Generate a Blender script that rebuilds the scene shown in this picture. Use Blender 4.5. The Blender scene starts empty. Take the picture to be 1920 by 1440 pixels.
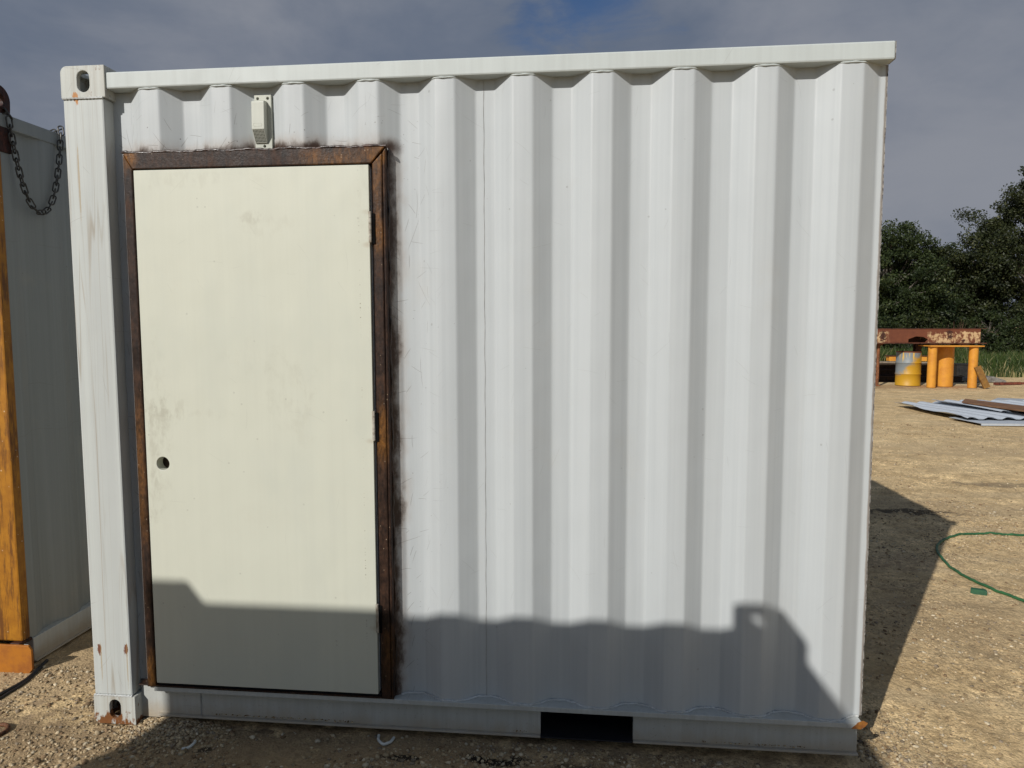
import bpy, bmesh, math, random
import numpy as np
from mathutils import Vector, Matrix, geometry

random.seed(7)
RNG = np.random.default_rng(7)
S = bpy.context.scene
COL = S.collection

# ---------------------------------------------------------------- camera
cam = bpy.data.cameras.new('camera'); cam_o = bpy.data.objects.new('camera', cam); COL.objects.link(cam_o)
cam.sensor_width = 36; cam.lens = 36 * 1331.5 / 1920; cam.clip_start = .05; cam.clip_end = 2000
yaw, pit, rol = .1021, .0849, -.0019
f = Vector((-math.sin(yaw)*math.cos(pit), math.cos(yaw)*math.cos(pit), -math.sin(pit)))
r0 = Vector((math.cos(yaw), math.sin(yaw), 0)); u0 = r0.cross(f)
r = r0*math.cos(rol) + u0*math.sin(rol); u = u0*math.cos(rol) - r0*math.sin(rol)
cam_o.matrix_world = Matrix(((r.x, u.x, -f.x, 1.9792), (r.y, u.y, -f.y, -2.584), (r.z, u.z, -f.z, 1.6203), (0, 0, 0, 1)))
S.camera = cam_o

# ---------------------------------------------------------------- light
SUN_DIR = Vector((1.99, 3.40, -2.566)).normalized()
sl = bpy.data.lights.new('sun', 'SUN'); sl.energy = 4.0; sl.angle = math.radians(.53); sl.color = (1, .965, .91)
so = bpy.data.objects.new('sun', sl); COL.objects.link(so)
so.rotation_euler = SUN_DIR.to_track_quat('-Z', 'Y').to_euler(); so.location = (-10, -17, 14)
S.view_settings.view_transform = 'Standard'; S.view_settings.look = 'None'
S.view_settings.exposure = 0; S.view_settings.gamma = 1

# ---------------------------------------------------------------- node helpers
def N(t, typ, ins=None, **props):
    n = t.nodes.new(typ)
    for k, v in props.items(): setattr(n, k, v)
    for k, v in (ins or {}).items():
        if isinstance(v, bpy.types.NodeSocket): t.links.new(v, n.inputs[k])
        else: n.inputs[k].default_value = v
    return n
def c4(c): return tuple(c) + (1,) if len(c) == 3 else tuple(c)
def mixc(t, fac, a, b):
    a = c4(a) if not isinstance(a, bpy.types.NodeSocket) else a
    b = c4(b) if not isinstance(b, bpy.types.NodeSocket) else b
    return N(t, 'ShaderNodeMix', {0: fac, 6: a, 7: b}, data_type='RGBA').outputs[2]
def mth(t, op, a, b=0., clamp=False): return N(t, 'ShaderNodeMath', {0: a, 1: b}, operation=op, use_clamp=clamp).outputs[0]
def noise(t, vec, scale=5., detail=4., rough=.55, dist=0.):
    return N(t, 'ShaderNodeTexNoise', {'Vector': vec, 'Scale': scale, 'Detail': detail, 'Roughness': rough, 'Distortion': dist}).outputs[0]
def mapv(t, vec, scale=(1, 1, 1), loc=(0, 0, 0)): return N(t, 'ShaderNodeMapping', {'Vector': vec, 'Scale': scale, 'Location': loc}).outputs[0]
def ss(t, v, lo, hi, a=0., b=1.):
    return N(t, 'ShaderNodeMapRange', {0: v, 1: lo, 2: hi, 3: a, 4: b}, interpolation_type='SMOOTHSTEP').outputs[0]
def mat(name):
    m = bpy.data.materials.new(name); m.use_nodes = True; t = m.node_tree
    b = t.nodes['Principled BSDF']; tc = N(t, 'ShaderNodeTexCoord').outputs['Object']
    return m, t, b, tc
def setp(t, b, **kw):
    for k, v in kw.items():
        k = {'col': 'Base Color', 'rough': 'Roughness', 'spec': 'Specular IOR Level', 'metal': 'Metallic', 'nrm': 'Normal'}[k]
        if isinstance(v, bpy.types.NodeSocket): t.links.new(v, b.inputs[k])
        else: b.inputs[k].default_value = c4(v) if k == 'Base Color' else v
def bump(t, h, strength, dist=.01): return N(t, 'ShaderNodeBump', {'Height': h, 'Strength': strength, 'Distance': dist}).outputs[0]
def hairs(t, vec, scale, width, maskscale, masklo, maskhi, off=0.):
    n = noise(t, mapv(t, vec, loc=(off, off*.7, off*.3)), scale, 1., .5, .4)
    d = mth(t, 'ABSOLUTE', mth(t, 'SUBTRACT', n, .5))
    line = ss(t, d, 0., width, 1., 0.)
    m = noise(t, mapv(t, vec, loc=(off*2+3, 1, off)), maskscale, 2.)
    return mth(t, 'MULTIPLY', line, ss(t, m, masklo, maskhi))
def specks(t, vec, scale, keep, size):
    v = N(t, 'ShaderNodeTexVoronoi', {'Vector': vec, 'Scale': scale})
    s = N(t, 'ShaderNodeSeparateColor', {0: v.outputs['Color']})
    k = mth(t, 'GREATER_THAN', s.outputs[0], keep)
    sz = mth(t, 'MULTIPLY', s.outputs[1], size)
    d = mth(t, 'LESS_THAN', v.outputs['Distance'], sz)
    return mth(t, 'MULTIPLY', k, d)
def strokes(t, vec, scale, width, length, keep, off=0., curve=6.):
    q = mapv(t, vec, (1, 0, 1), (off, 0, off*.37))
    v = N(t, 'ShaderNodeTexVoronoi', {'Vector': q, 'Scale': scale})
    d = N(t, 'ShaderNodeVectorMath', {0: q, 1: v.outputs['Position']}, operation='SUBTRACT').outputs[0]
    s_ = N(t, 'ShaderNodeSeparateXYZ', {0: d}); c_ = N(t, 'ShaderNodeSeparateColor', {0: v.outputs['Color']})
    a = mth(t, 'MULTIPLY', c_.outputs[0], 3.1416); ca = mth(t, 'COSINE', a); sa = mth(t, 'SINE', a)
    al = mth(t, 'ADD', mth(t, 'MULTIPLY', s_.outputs[0], ca), mth(t, 'MULTIPLY', s_.outputs[2], sa))
    pe = mth(t, 'SUBTRACT', mth(t, 'MULTIPLY', s_.outputs[2], ca), mth(t, 'MULTIPLY', s_.outputs[0], sa))
    pe = mth(t, 'ADD', pe, mth(t, 'MULTIPLY', mth(t, 'MULTIPLY', al, al), mth(t, 'MULTIPLY', mth(t, 'SUBTRACT', c_.outputs[2], .5), curve)))
    ln = ss(t, mth(t, 'ABSOLUTE', pe), width*.4, width, 1., 0.)
    ends = ss(t, mth(t, 'ABSOLUTE', al), length*.5, length, 1., 0.)
    return mth(t, 'MULTIPLY', mth(t, 'MULTIPLY', ln, ends), mth(t, 'GREATER_THAN', c_.outputs[1], keep))
def rectdist(t, vec, cx, cz, hx, hz):
    s = N(t, 'ShaderNodeSeparateXYZ', {0: vec})
    dx = mth(t, 'MAXIMUM', mth(t, 'SUBTRACT', mth(t, 'ABSOLUTE', mth(t, 'SUBTRACT', s.outputs[0], cx)), hx), 0.)
    dz = mth(t, 'MAXIMUM', mth(t, 'SUBTRACT', mth(t, 'ABSOLUTE', mth(t, 'SUBTRACT', s.outputs[2], cz)), hz), 0.)
    return mth(t, 'SQRT', mth(t, 'ADD', mth(t, 'MULTIPLY', dx, dx), mth(t, 'MULTIPLY', dz, dz)))
def spot(t, vec, x, z, sx, sz, nz, lo=.6, hi=1.25, amp=3.2):
    """1 inside an elongated patch with a ragged edge (x,z in metres on the front plane)"""
    s = N(t, 'ShaderNodeSeparateXYZ', {0: vec})
    a = mth(t, 'DIVIDE', mth(t, 'SUBTRACT', s.outputs[0], x), sx); b_ = mth(t, 'DIVIDE', mth(t, 'SUBTRACT', s.outputs[2], z), sz)
    d = mth(t, 'SQRT', mth(t, 'ADD', mth(t, 'MULTIPLY', a, a), mth(t, 'MULTIPLY', b_, b_)))
    return ss(t, mth(t, 'ADD', d, mth(t, 'MULTIPLY', mth(t, 'SUBTRACT', nz, .5), amp)), lo, hi, 1., 0.)

# ---------------------------------------------------------------- world: clouded sky with one blue gap
w = bpy.data.worlds.new('World'); S.world = w; w.use_nodes = True; t = w.node_tree
bg = t.nodes['Background']
sky = N(t, 'ShaderNodeTexSky', sky_type='NISHITA', sun_disc=False, sun_elevation=math.radians(33.1),
        sun_rotation=math.atan2(-1.99, -3.40), altitude=100, air_density=1.0, dust_density=.6, ozone_density=1.5)
D = N(t, 'ShaderNodeTexCoord').outputs['Generated']
n1 = noise(t, mapv(t, D, (1.5, 1.5, 2.4), (4.1, .4, 1.7)), 1.6, 6., .55, .3)
n2 = noise(t, mapv(t, D, (2, 2, 4.5), (1.3, 7.2, .2)), 3.2, 7., .6, .5)
mixn = mth(t, 'ADD', mth(t, 'MULTIPLY', n1, .82), mth(t, 'MULTIPLY', n2, .18))
sx = N(t, 'ShaderNodeSeparateXYZ', {0: D})
mixn = mth(t, 'ADD', mixn, mth(t, 'MULTIPLY', sx.outputs[0], .16))
mixn = mth(t, 'SUBTRACT', mixn, mth(t, 'MULTIPLY', sx.outputs[2], .10))
cloud = mixc(t, ss(t, mixn, .34, .68), (1.25, 1.55, 2.15), (2.5, 2.65, 3.05))
# the blue gap above the middle of the roof
dd = N(t, 'ShaderNodeVectorMath', {0: D, 1: (-.0, .918, .396)}, operation='SUBTRACT').outputs[0]
dd = N(t, 'ShaderNodeVectorMath', {0: dd, 1: (1., 1., 1.7)}, operation='MULTIPLY').outputs[0]
dl = N(t, 'ShaderNodeVectorMath', {0: dd}, operation='LENGTH').outputs[1]
gap = ss(t, mth(t, 'ADD', dl, mth(t, 'MULTIPLY', mth(t, 'SUBTRACT', n2, .5), .34)), .0, .125, 1., 0.)
back = mth(t, 'ADD', sx.outputs[2], mth(t, 'MULTIPLY', sx.outputs[1], -.55))
back = ss(t, mth(t, 'ADD', back, mth(t, 'MULTIPLY', mth(t, 'SUBTRACT', n1, .5), .6)), .30, .62, 0., .75)
cloud = mixc(t, back, cloud, N(t, 'ShaderNodeMix', {0: 1., 6: sky.outputs[0], 7: (1.0, .93, .84, 1)}, data_type='RGBA', blend_type='MULTIPLY').outputs[2])
skyc = N(t, 'ShaderNodeMix', {0: gap, 6: cloud, 7: N(t, 'ShaderNodeMix', {0: 1., 6: sky.outputs[0], 7: (.38, .46, .58, 1)}, data_type='RGBA', blend_type='MULTIPLY').outputs[2]}, data_type='RGBA').outputs[2]
t.links.new(skyc, bg.inputs[0]); bg.inputs[1].default_value = .1

# ---------------------------------------------------------------- mesh helpers
class MB:
    def __init__(s, M=None): s.v, s.f, s.M = [], [], M
    def add(s, vs, fs):
        o = len(s.v)
        s.v += [tuple(s.M @ Vector(p)) if s.M else tuple(p) for p in vs]
        s.f += [tuple(o + i for i in q) for q in fs]
    def box(s, x0, x1, y0, y1, z0, z1):
        s.add([(x, y, z) for z in (z0, z1) for y in (y0, y1) for x in (x0, x1)],
              [(0, 2, 3, 1), (4, 5, 7, 6), (0, 1, 5, 4), (2, 6, 7, 3), (0, 4, 6, 2), (1, 3, 7, 5)])
    def prism(s, outer, holes, a0, a1, plane='xz'):
        loops = [outer] + list(holes); pts = [p for l in loops for p in l]
        tri = geometry.tessellate_polygon([[Vector((p[0], p[1], 0)) for p in l] for l in loops])
        P = {'xz': lambda p, a: (p[0], a, p[1]), 'xy': lambda p, a: (p[0], p[1], a), 'yz': lambda p, a: (a, p[0], p[1])}[plane]
        n = len(pts)
        fs = [tuple(q) for q in tri] + [tuple(i + n for i in reversed(q)) for q in tri]
        o = 0
        for l in loops:
            m = len(l)
            for i in range(m): fs.append((o+i, o+(i+1) % m, n+o+(i+1) % m, n+o+i))
            o += m
        s.add([P(p, a0) for p in pts] + [P(p, a1) for p in pts], fs)
    def tube(s, path, rad, seg=8, closed=False, caps=True):
        path = [Vector(p) for p in path]; n = len(path)
        rad = rad if hasattr(rad, '__len__') else [rad]*n
        vs, fs = [], []; up = None
        for i, p in enumerate(path):
            if closed: d = path[(i+1) % n] - path[i-1]
            else: d = path[min(i+1, n-1)] - path[max(i-1, 0)]
            d.normalize()
            if up is None: up = d.orthogonal().normalized()
            up = (up - d*up.dot(d)).normalized(); q = d.cross(up)
            for k in range(seg):
                a = 2*math.pi*k/seg; vs.append(p + (up*math.cos(a) + q*math.sin(a))*rad[i])
        for i in range(n if closed else n-1):
            for k in range(seg):
                a, b = i*seg+k, i*seg+(k+1) % seg; j = ((i+1) % n)*seg
                fs.append((a, b, j+(k+1) % seg, j+k))
        if caps and not closed: fs += [tuple(reversed(range(seg))), tuple((n-1)*seg+k for k in range(seg))]
        s.add(vs, fs)
    def lathe(s, prof, seg=32, cx=0, cy=0):
        vs, fs = [], []
        for (rr, z) in prof:
            for k in range(seg):
                a = 2*math.pi*k/seg; vs.append((cx+rr*math.cos(a), cy+rr*math.sin(a), z))
        for i in range(len(prof)-1):
            for k in range(seg): fs.append((i*seg+k, i*seg+(k+1) % seg, (i+1)*seg+(k+1) % seg, (i+1)*seg+k))
        fs += [tuple(reversed(range(seg))), tuple((len(prof)-1)*seg+k for k in range(seg))]
        s.add(vs, fs)
    def build(s, name, m, parent=None, bevel=0., smooth=0., recalc=True, loc=None):
        me = bpy.data.meshes.new(name); me.from_pydata([tuple(p) for p in s.v], [], s.f)
        if recalc:
            bm = bmesh.new(); bm.from_mesh(me); bmesh.ops.recalc_face_normals(bm, faces=bm.faces); bm.to_mesh(me); bm.free()
        me.materials.append(m); o = bpy.data.objects.new(name, me); COL.objects.link(o)
        if parent: o.parent = parent
        if loc: o.location = loc
        if smooth:
            me.polygons.foreach_set('use_smooth', [True]*len(me.polygons))
            me.set_sharp_from_angle(angle=math.radians(smooth))
        if bevel:
            b = o.modifiers.new('bevel', 'BEVEL'); b.width = bevel; b.segments = 2; b.limit_method = 'ANGLE'; b.angle_limit = math.radians(40)
        return o
def raw_mesh(name, V, F, m, parent=None, colors=None, smooth=False, loc=None):
    """fast path: V (n,3), F (m,k) numpy"""
    me = bpy.data.meshes.new(name); V = np.asarray(V, np.float32); F = np.asarray(F, np.int32)
    me.vertices.add(len(V)); me.vertices.foreach_set('co', V.ravel())
    k = F.shape[1]; me.loops.add(F.size); me.loops.foreach_set('vertex_index', F.ravel())
    me.polygons.add(len(F)); me.polygons.foreach_set('loop_start', np.arange(0, F.size, k, dtype=np.int32))
    if smooth: me.polygons.foreach_set('use_smooth', np.ones(len(F), bool))
    me.update(calc_edges=True)
    if colors is not None:
        at = me.color_attributes.new('tone', 'FLOAT_COLOR', 'POINT')
        at.data.foreach_set('color', np.concatenate([colors, np.ones((len(V), 1))], 1).astype(np.float32).ravel())
    me.materials.append(m); o = bpy.data.objects.new(name, me); COL.objects.link(o)
    if parent: o.parent = parent
    if loc: o.location = loc
    return o
def tag(o, label=None, cat=None, group=None, kind=None):
    if label: o['label'] = label
    if cat: o['category'] = cat; o['kind'] = 'thing'
    if group: o['group'] = group
    if kind: o['kind'] = kind
    return o
def empty(name, loc=(0, 0, 0), rz=0.):
    o = bpy.data.objects.new(name, None); o.empty_display_size = .1; COL.objects.link(o); o.location = loc; o.rotation_euler.z = rz; return o
def stadium(cx, cz, wx, hz, n=8):
    rr = wx/2; h = hz/2 - rr
    return [(cx+rr*math.cos(a), cz+h+rr*math.sin(a)) for a in [math.pi*i/n for i in range(n+1)]] + \
           [(cx-rr*math.cos(a), cz-h-rr*math.sin(a)) for a in [math.pi*i/n for i in range(n+1)]]
def circle(cx, cz, rr, n=24): return [(cx+rr*math.cos(2*math.pi*i/n), cz+rr*math.sin(2*math.pi*i/n)) for i in range(n)]
def vn(x, y, s=0):      # cheap smooth value noise
    x = np.asarray(x, float); y = np.asarray(y, float)
    xi = np.floor(x).astype(np.int64); yi = np.floor(y).astype(np.int64); fx = x-xi; fy = y-yi
    fx = fx*fx*(3-2*fx); fy = fy*fy*(3-2*fy)
    def h(a, b):
        q = (a*374761393 + b*668265263 + s*974711) & 0x7fffffff
        q = ((q ^ (q >> 13))*1274126177) & 0x7fffffff
        return ((q ^ (q >> 16)) & 0xffff)/65535.
    return (h(xi, yi)*(1-fx)+h(xi+1, yi)*fx)*(1-fy) + (h(xi, yi+1)*(1-fx)+h(xi+1, yi+1)*fx)*fy

# ---------------------------------------------------------------- materials
def white_paint(name, base=(.47, .494, .50), base2=(.432, .456, .464), frame_soot=False, drips=False, rust_low=False, dirt=.5, extra=None):
    m, t, b, P = mat(name)
    st = noise(t, mapv(t, P, (55, 55, .5)), 1., 3., .6)
    st2 = noise(t, mapv(t, P, (14, 14, .35), (3, 1, 0)), 1., 4., .6)
    col = mixc(t, ss(t, mth(t, 'ADD', mth(t, 'MULTIPLY', st, .5), mth(t, 'MULTIPLY', st2, .5)), .36, .64), base2, base)
    bl = noise(t, P, 3.1, 6., .65)
    col = mixc(t, mth(t, 'MULTIPLY', ss(t, bl, .55, .8), .35*dirt), col, (.42, .38, .31))
    h = mth(t, 'MAXIMUM', strokes(t, P, 5., .0007, .05, .72, 1.), strokes(t, P, 9., .0007, .025, .8, 5.))
    col = mixc(t, mth(t, 'MULTIPLY', h, .55*dirt), col, (.16, .14, .12))
    sp = specks(t, P, 34, .95, .16)
    col = mixc(t, mth(t, 'MULTIPLY', sp, .6*dirt), col, (.12, .1, .085))
    rough = .42
    if drips:
        for i, (sc, wd, c, amt, off) in enumerate([(12, .0075, (.26, .20, .13), .5, 0.), (8, .005, (.26, .17, .09), .5, 5.), (21, .012, (.30, .26, .20), .35, 9.), (33, .016, (.32, .30, .26), .25, 3.)]):
            q = noise(t, mapv(t, P, (1., .2, .022), (off, 0, 0)), sc, 1.5, .4, .05)
            d = mth(t, 'ABSOLUTE', mth(t, 'SUBTRACT', q, .5))
            ln = ss(t, d, 0., wd, 1., 0.)
            mk = noise(t, mapv(t, P, (9, 1, .8), (off, 2, 0)), 1.3, 2.)
            col = mixc(t, mth(t, 'MULTIPLY', mth(t, 'MULTIPLY', ln, ss(t, mk, .38, .52)), amt), col, c)
        nz = noise(t, mapv(t, P, (110, 110, 40)), 1., 5., .75)
        for (x, z, a, c_) in [(.033, .310, .0085, .022), (.149, .312, .008, .024), (.056, 2.477, .010, .016), (.060, 2.462, .005, .012)]:
            orange = z > 1
            col = mixc(t, mth(t, 'MULTIPLY', spot(t, P, x, z, a, c_, nz, .8, 1.2, 2.6), .95), col, (.42, .17, .03) if orange else (.15, .045, .018))
        for (x, z, a, c_) in [(.040, .262, .0016, .05), (.151, .255, .0016, .06), (.0525, 2.17, .0022, .085)]:
            col = mixc(t, mth(t, 'MULTIPLY', spot(t, P, x, z, a, c_, mth(t, 'MULTIPLY', nz, .6)), .55), col, (.33, .21, .07))
    if rust_low:
        rn = noise(t, mapv(t, P, (30, 30, 16)), 1., 5., .65)
        s_ = N(t, 'ShaderNodeSeparateXYZ', {0: P})
        lowb = ss(t, s_.outputs[2], .0, .09, .20, .0)
        col = mixc(t, ss(t, mth(t, 'ADD', rn, lowb), .61, .69), col, mixc(t, bl, (.09, .03, .012), (.28, .12, .04)))
    if frame_soot:
        dst = rectdist(t, P, .744, 1.215, .5085, 1.049)
        n_ = noise(t, mapv(t, P, (1, 1, .55)), 19., 7., .72); n3 = noise(t, P, 5., 3.)
        dq = mth(t, 'ADD', dst, mth(t, 'MULTIPLY', mth(t, 'SUBTRACT', n_, .5), .075))
        dq = mth(t, 'ADD', dq, mth(t, 'MULTIPLY', mth(t, 'SUBTRACT', n3, .5), .065))
        col = mixc(t, mth(t, 'MULTIPLY', ss(t, dq, -.005, .07, 1., 0.), .6), col, (.30, .215, .15))
        col = mixc(t, mth(t, 'MULTIPLY', ss(t, dq, .002, .034, 1., 0.), .95), col, (.036, .016, .008))
        cr = spot(t, P, 1.262, 2.268, .034, .030, n_, .1, 1.5, 1.2)
        col = mixc(t, mth(t, 'MULTIPLY', cr, .9), col, (.035, .017, .010))
        near = ss(t, dst, .02, .26, 1., 0.)
        hh = strokes(t, P, 14., .0009, .03, .45, 3.); h4 = strokes(t, P, 7., .0008, .07, .5, 8., 4.)
        col = mixc(t, mth(t, 'MULTIPLY', mth(t, 'MAXIMUM', hh, h4), mth(t, 'MULTIPLY', near, .75)), col, (.09, .07, .055))
        s2 = specks(t, P, 75, .90, .2)
        col = mixc(t, mth(t, 'MULTIPLY', s2, mth(t, 'MULTIPLY', near, .75)), col, (.08, .06, .05))
        s_ = N(t, 'ShaderNodeSeparateXYZ', {0: P})
        col = mixc(t, ss(t, mth(t, 'ADD', s_.outputs[0], mth(t, 'MULTIPLY', n_, .008)), 3.0045, 3.010), col, (.24, .215, .19))
    if extra: col = extra(t, P, col)
    wav = noise(t, mapv(t, P, (1.5, 1.5, 1.1)), 2.4, 2.)
    hgt = mth(t, 'ADD', mth(t, 'MULTIPLY', wav, 1.), mth(t, 'MULTIPLY', st, .012))
    setp(t, b, col=col, rough=ss(t, bl, .3, .8, .38, .58), spec=.35, nrm=bump(t, hgt, .22, .03))
    return m
def rust_metal(name, a=(.024, .013, .009), bcol=(.048, .021, .010), orange=None, rough=(.38, .65), grain=(60, 60, 60), spec=.28):
    m, t, b, P = mat(name)
    g = noise(t, mapv(t, P, grain), 1., 4., .65); n_ = noise(t, P, 9., 5., .65); fine = noise(t, P, 150., 3.)
    col = mixc(t, ss(t, n_, .35, .72), a, bcol)
    col = mixc(t, mth(t, 'MULTIPLY', ss(t, g, .5, .72), .6), col, (.022, .012, .009))
    if orange:
        n5 = noise(t, mapv(t, P, (20, 20, 9)), 1., 4., .6)
        for (x, z, sx_, sz_, amt) in orange:
            col = mixc(t, mth(t, 'MULTIPLY', spot(t, P, x, z, sx_, sz_, n5, .1, 1.7, 2.2), amt), col, (.20, .082, .013))
        s5 = specks(t, P, 90, .93, .25)
        col = mixc(t, mth(t, 'MULTIPLY', s5, .5), col, (.4, .3, .2))
    dk = noise(t, mapv(t, P, (26, 26, 5)), 1., 5., .7)
    col = mixc(t, mth(t, 'MULTIPLY', ss(t, dk, .48, .66), .75), col, (.012, .008, .007))
    mo = noise(t, mapv(t, P, (95, 95, 40)), 1., 5., .75); mg = ss(t, mo, .32, .68, .45, 1.45)
    col = N(t, 'ShaderNodeMix', {0: 1., 6: col, 7: N(t, 'ShaderNodeCombineColor', {0: mg, 1: mg, 2: mg}).outputs[0]}, data_type='RGBA', blend_type='MULTIPLY').outputs[2]
    setp(t, b, col=col, rough=ss(t, n_, .3, .7, rough[0], rough[1]), spec=spec, nrm=bump(t, mth(t, 'ADD', g, mth(t, 'MULTIPLY', fine, .6)), .35, .003))
    return m
def plain(name, col, col2=None, rough=.5, scale=8., spec=.4, bumpy=.1, metal=0., bscale=60.):
    m, t, b, P = mat(name)
    n_ = noise(t, P, scale, 5., .65)
    setp(t, b, col=mixc(t, ss(t, n_, .35, .7), col, col2 or [c*.7 for c in col]), rough=ss(t, n_, .3, .7, rough*.8, min(1, rough*1.2)), spec=spec, metal=metal,
         nrm=bump(t, noise(t, P, bscale, 3.), bumpy, .004))
    return m

M_panel = white_paint('white_corrugated_paint', frame_soot=True)
M_post = white_paint('white_post_paint', base=(.50, .525, .505), base2=(.455, .475, .46), drips=True, dirt=.8)
M_cast = white_paint('white_casting_paint', base=(.50, .52, .49), base2=(.43, .43, .39), drips=True, dirt=.8, rust_low=True)
M_rail = white_paint('white_rail_paint', base=(.485, .52, .505), base2=(.45, .48, .465), dirt=.6)
M_neigh = white_paint('shade_darkened_white_paint', base=(.27, .285, .275), base2=(.24, .255, .245), dirt=.9)  # white paint darkened to deepen the shade on the neighbour's side
def muddy(t, P, col):
    s_ = N(t, 'ShaderNodeSeparateXYZ', {0: P}); n_ = noise(t, mapv(t, P, (18, 18, 9)), 1., 5., .7)
    k = ss(t, mth(t, 'ADD', s_.outputs[2], mth(t, 'MULTIPLY', n_, .1)), .06, .15, .75, 0.)
    col = mixc(t, k, col, (.36, .29, .20)); sp = specks(t, P, 120, .8, .3)
    return mixc(t, mth(t, 'MULTIPLY', sp, .4), col, (.2, .16, .11))
M_base = white_paint('white_base_rail_paint', base=(.47, .485, .465), base2=(.41, .42, .40), dirt=.9, extra=muddy)
M_plain_white = white_paint('white_far_paint', dirt=.6)
M_frame = rust_metal('rusty_frame_steel', orange=[(1.225, 2.235, .035, .04, .8), (1.222, 2.12, .02, .10, .45), (.255, 2.24, .03, .04, .9), (1.222, 1.19, .022, .10, .7), (1.222, 1.95, .018, .09, .5),
                                                  (.258, .24, .022, .06, .9), (.255, 1.05, .02, .25, .4), (1.06, 2.225, .12, .03, .5), (1.235, .35, .02, .1, .3)])
M_weld = rust_metal('dark_weld_bead', (.03, .018, .014), (.06, .026, .016), rough=(.28, .5), spec=.6)
M_wweld = plain('painted_weld', (.54, .56, .555), (.36, .36, .34), .5)
M_cut = plain('torch_cut_edge', (.36, .34, .31), (.045, .035, .03), .8, 70.)
M_dark = plain('dark_steel', (.012, .013, .018), (.02, .02, .022), .5)
M_int = plain('dark_interior', (.10, .09, .08), (.06, .055, .05), .7)
M_seam = plain('seam_sealant', (.36, .36, .35), (.26, .26, .25), .6)

def door_marks(t, P, col):
    n_ = noise(t, mapv(t, P, (1, 1, 1), (2, 0, 5)), 16., 6., .7); n2_ = noise(t, mapv(t, P, (3, 1, 1.2)), 9., 5., .7)
    for (x, z, a, c_, amt) in [(.74, 2.02, .05, .025, .35), (.79, 1.99, .10, .05, .18), (.87, 1.36, .10, .12, .16), (.72, 1.49, .12, .06, .13), (.36, 1.29, .10, .05, .28),
                               (.33, 1.12, .06, .25, .22), (.33, 1.32, .05, .25, .25), (.92, 1.30, .05, .14, .12), (.31, .97, .03, .12, .3), (.45, 2.16, .25, .03, .2), (1.17, 2.12, .02, .15, .3), (.40, 1.28, .2, .02, .2)]:
        col = mixc(t, mth(t, 'MULTIPLY', mth(t, 'MULTIPLY', spot(t, P, x, z, a, c_, n_), ss(t, n2_, .42, .62)), amt*.75), col, (.34, .32, .25))
    for (z) in (2.03, 1.91, 1.18, .45):
        col = mixc(t, mth(t, 'MULTIPLY', spot(t, P, 1.186, z, .022, .009, n_, .2, 1.6, 1.6), .3), col, (.32, .22, .13))
    s_ = N(t, 'ShaderNodeSeparateXYZ', {0: P})
    ln = mth(t, 'LESS_THAN', mth(t, 'ABSOLUTE', mth(t, 'SUBTRACT', s_.outputs[0], 1.150)), .0022)
    dots = mth(t, 'MULTIPLY', ln, mth(t, 'MULTIPLY', ss(t, noise(t, mapv(t, P, (1, 1, 130)), 1., 1.), .55, .6), ss(t, noise(t, mapv(t, P, (0, 0, 5)), 1., 2.), .46, .6)))
    col = mixc(t, mth(t, 'MULTIPLY', dots, .6), col, (.2, .17, .12))
    cl = noise(t, mapv(t, P, (2.2, 1, 1)), 1.7, 4., .6)
    return mixc(t, mth(t, 'MULTIPLY', ss(t, cl, .45, .7), .5), col, (.53, .545, .47))
M_door = white_paint('cream_door_paint', base=(.58, .588, .495), base2=(.565, .572, .482), dirt=.35, extra=door_marks)
M_hinge = plain('hinge_steel', (.46, .43, .37), (.24, .20, .15), .4, 40.)
M_vent = white_paint('vent_plastic', base=(.47, .48, .42), base2=(.44, .45, .39), dirt=.5)
M_hole = plain('shadow_black', (.006, .006, .006), (.01, .01, .01), .9, 8., 0.)

# ---------------------------------------------------------------- ground
def ground_h(x, y):
    x = np.asarray(x, float); y = np.asarray(y, float)
    d = np.hypot(x-2, y+1)
    fade = np.clip((14-d)/6, 0, 1)
    h = (vn(x*.8, y*.8, 1)-.5)*.03*fade + (vn(x*3.1, y*3.1, 2)-.5)*.018*fade + (vn(x*9, y*9, 3)-.5)*.011*fade + (vn(x*24, y*24, 4)-.5)*.0075*fade + (vn(x*55, y*55, 6)-.5)*.004*fade
    h -= .010
    h += .030*np.exp(-(((x-.33)/.15)**2 + ((y-.05)/.10)**2))
    h += (vn(x*.12, y*.12, 5)-.5)*.25*np.clip((d-45)/40, 0, 1)
    wall = np.clip(1-np.abs(y-.4)/.3, 0, 1)*((x > -3) & (x < 3.2))
    return h*(1-.4*wall)
def axis_pts(lo, hi, step, far):
    a = list(np.arange(lo, hi, step)); s = step; p = a[-1]
    while p < far: s *= 1.16; p += s; a.append(p)
    s = step; p = a[0]
    while p > -far: s *= 1.16; p -= s; a.insert(0, p)
    return np.array(a)
gx = axis_pts(-1.2, 6.6, .022, 700); gy = axis_pts(-.7, 6.2, .022, 700)
X, Y = np.meshgrid(gx, gy); Z = ground_h(X, Y)
nx, ny = len(gx), len(gy); idx = np.arange(nx*ny).reshape(ny, nx)
F_ = np.stack([idx[:-1, :-1].ravel(), idx[:-1, 1:].ravel(), idx[1:, 1:].ravel(), idx[1:, :-1].ravel()], 1)
m, t, b, P = mat('caliche_dirt')
a1 = noise(t, mapv(t, P, (1, 1, 1)), .55, 5., .6); a2 = noise(t, P, 3.2, 6., .65); a3 = noise(t, P, 22., 6., .7); a4 = noise(t, P, 130., 4., .7)
streak = noise(t, mapv(t, P, (.5, 2.6, 1)), 1.1, 5., .65)
col = mixc(t, ss(t, a2, .32, .68), (0.429, 0.306, 0.160), (0.676, 0.500, 0.270))
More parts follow.
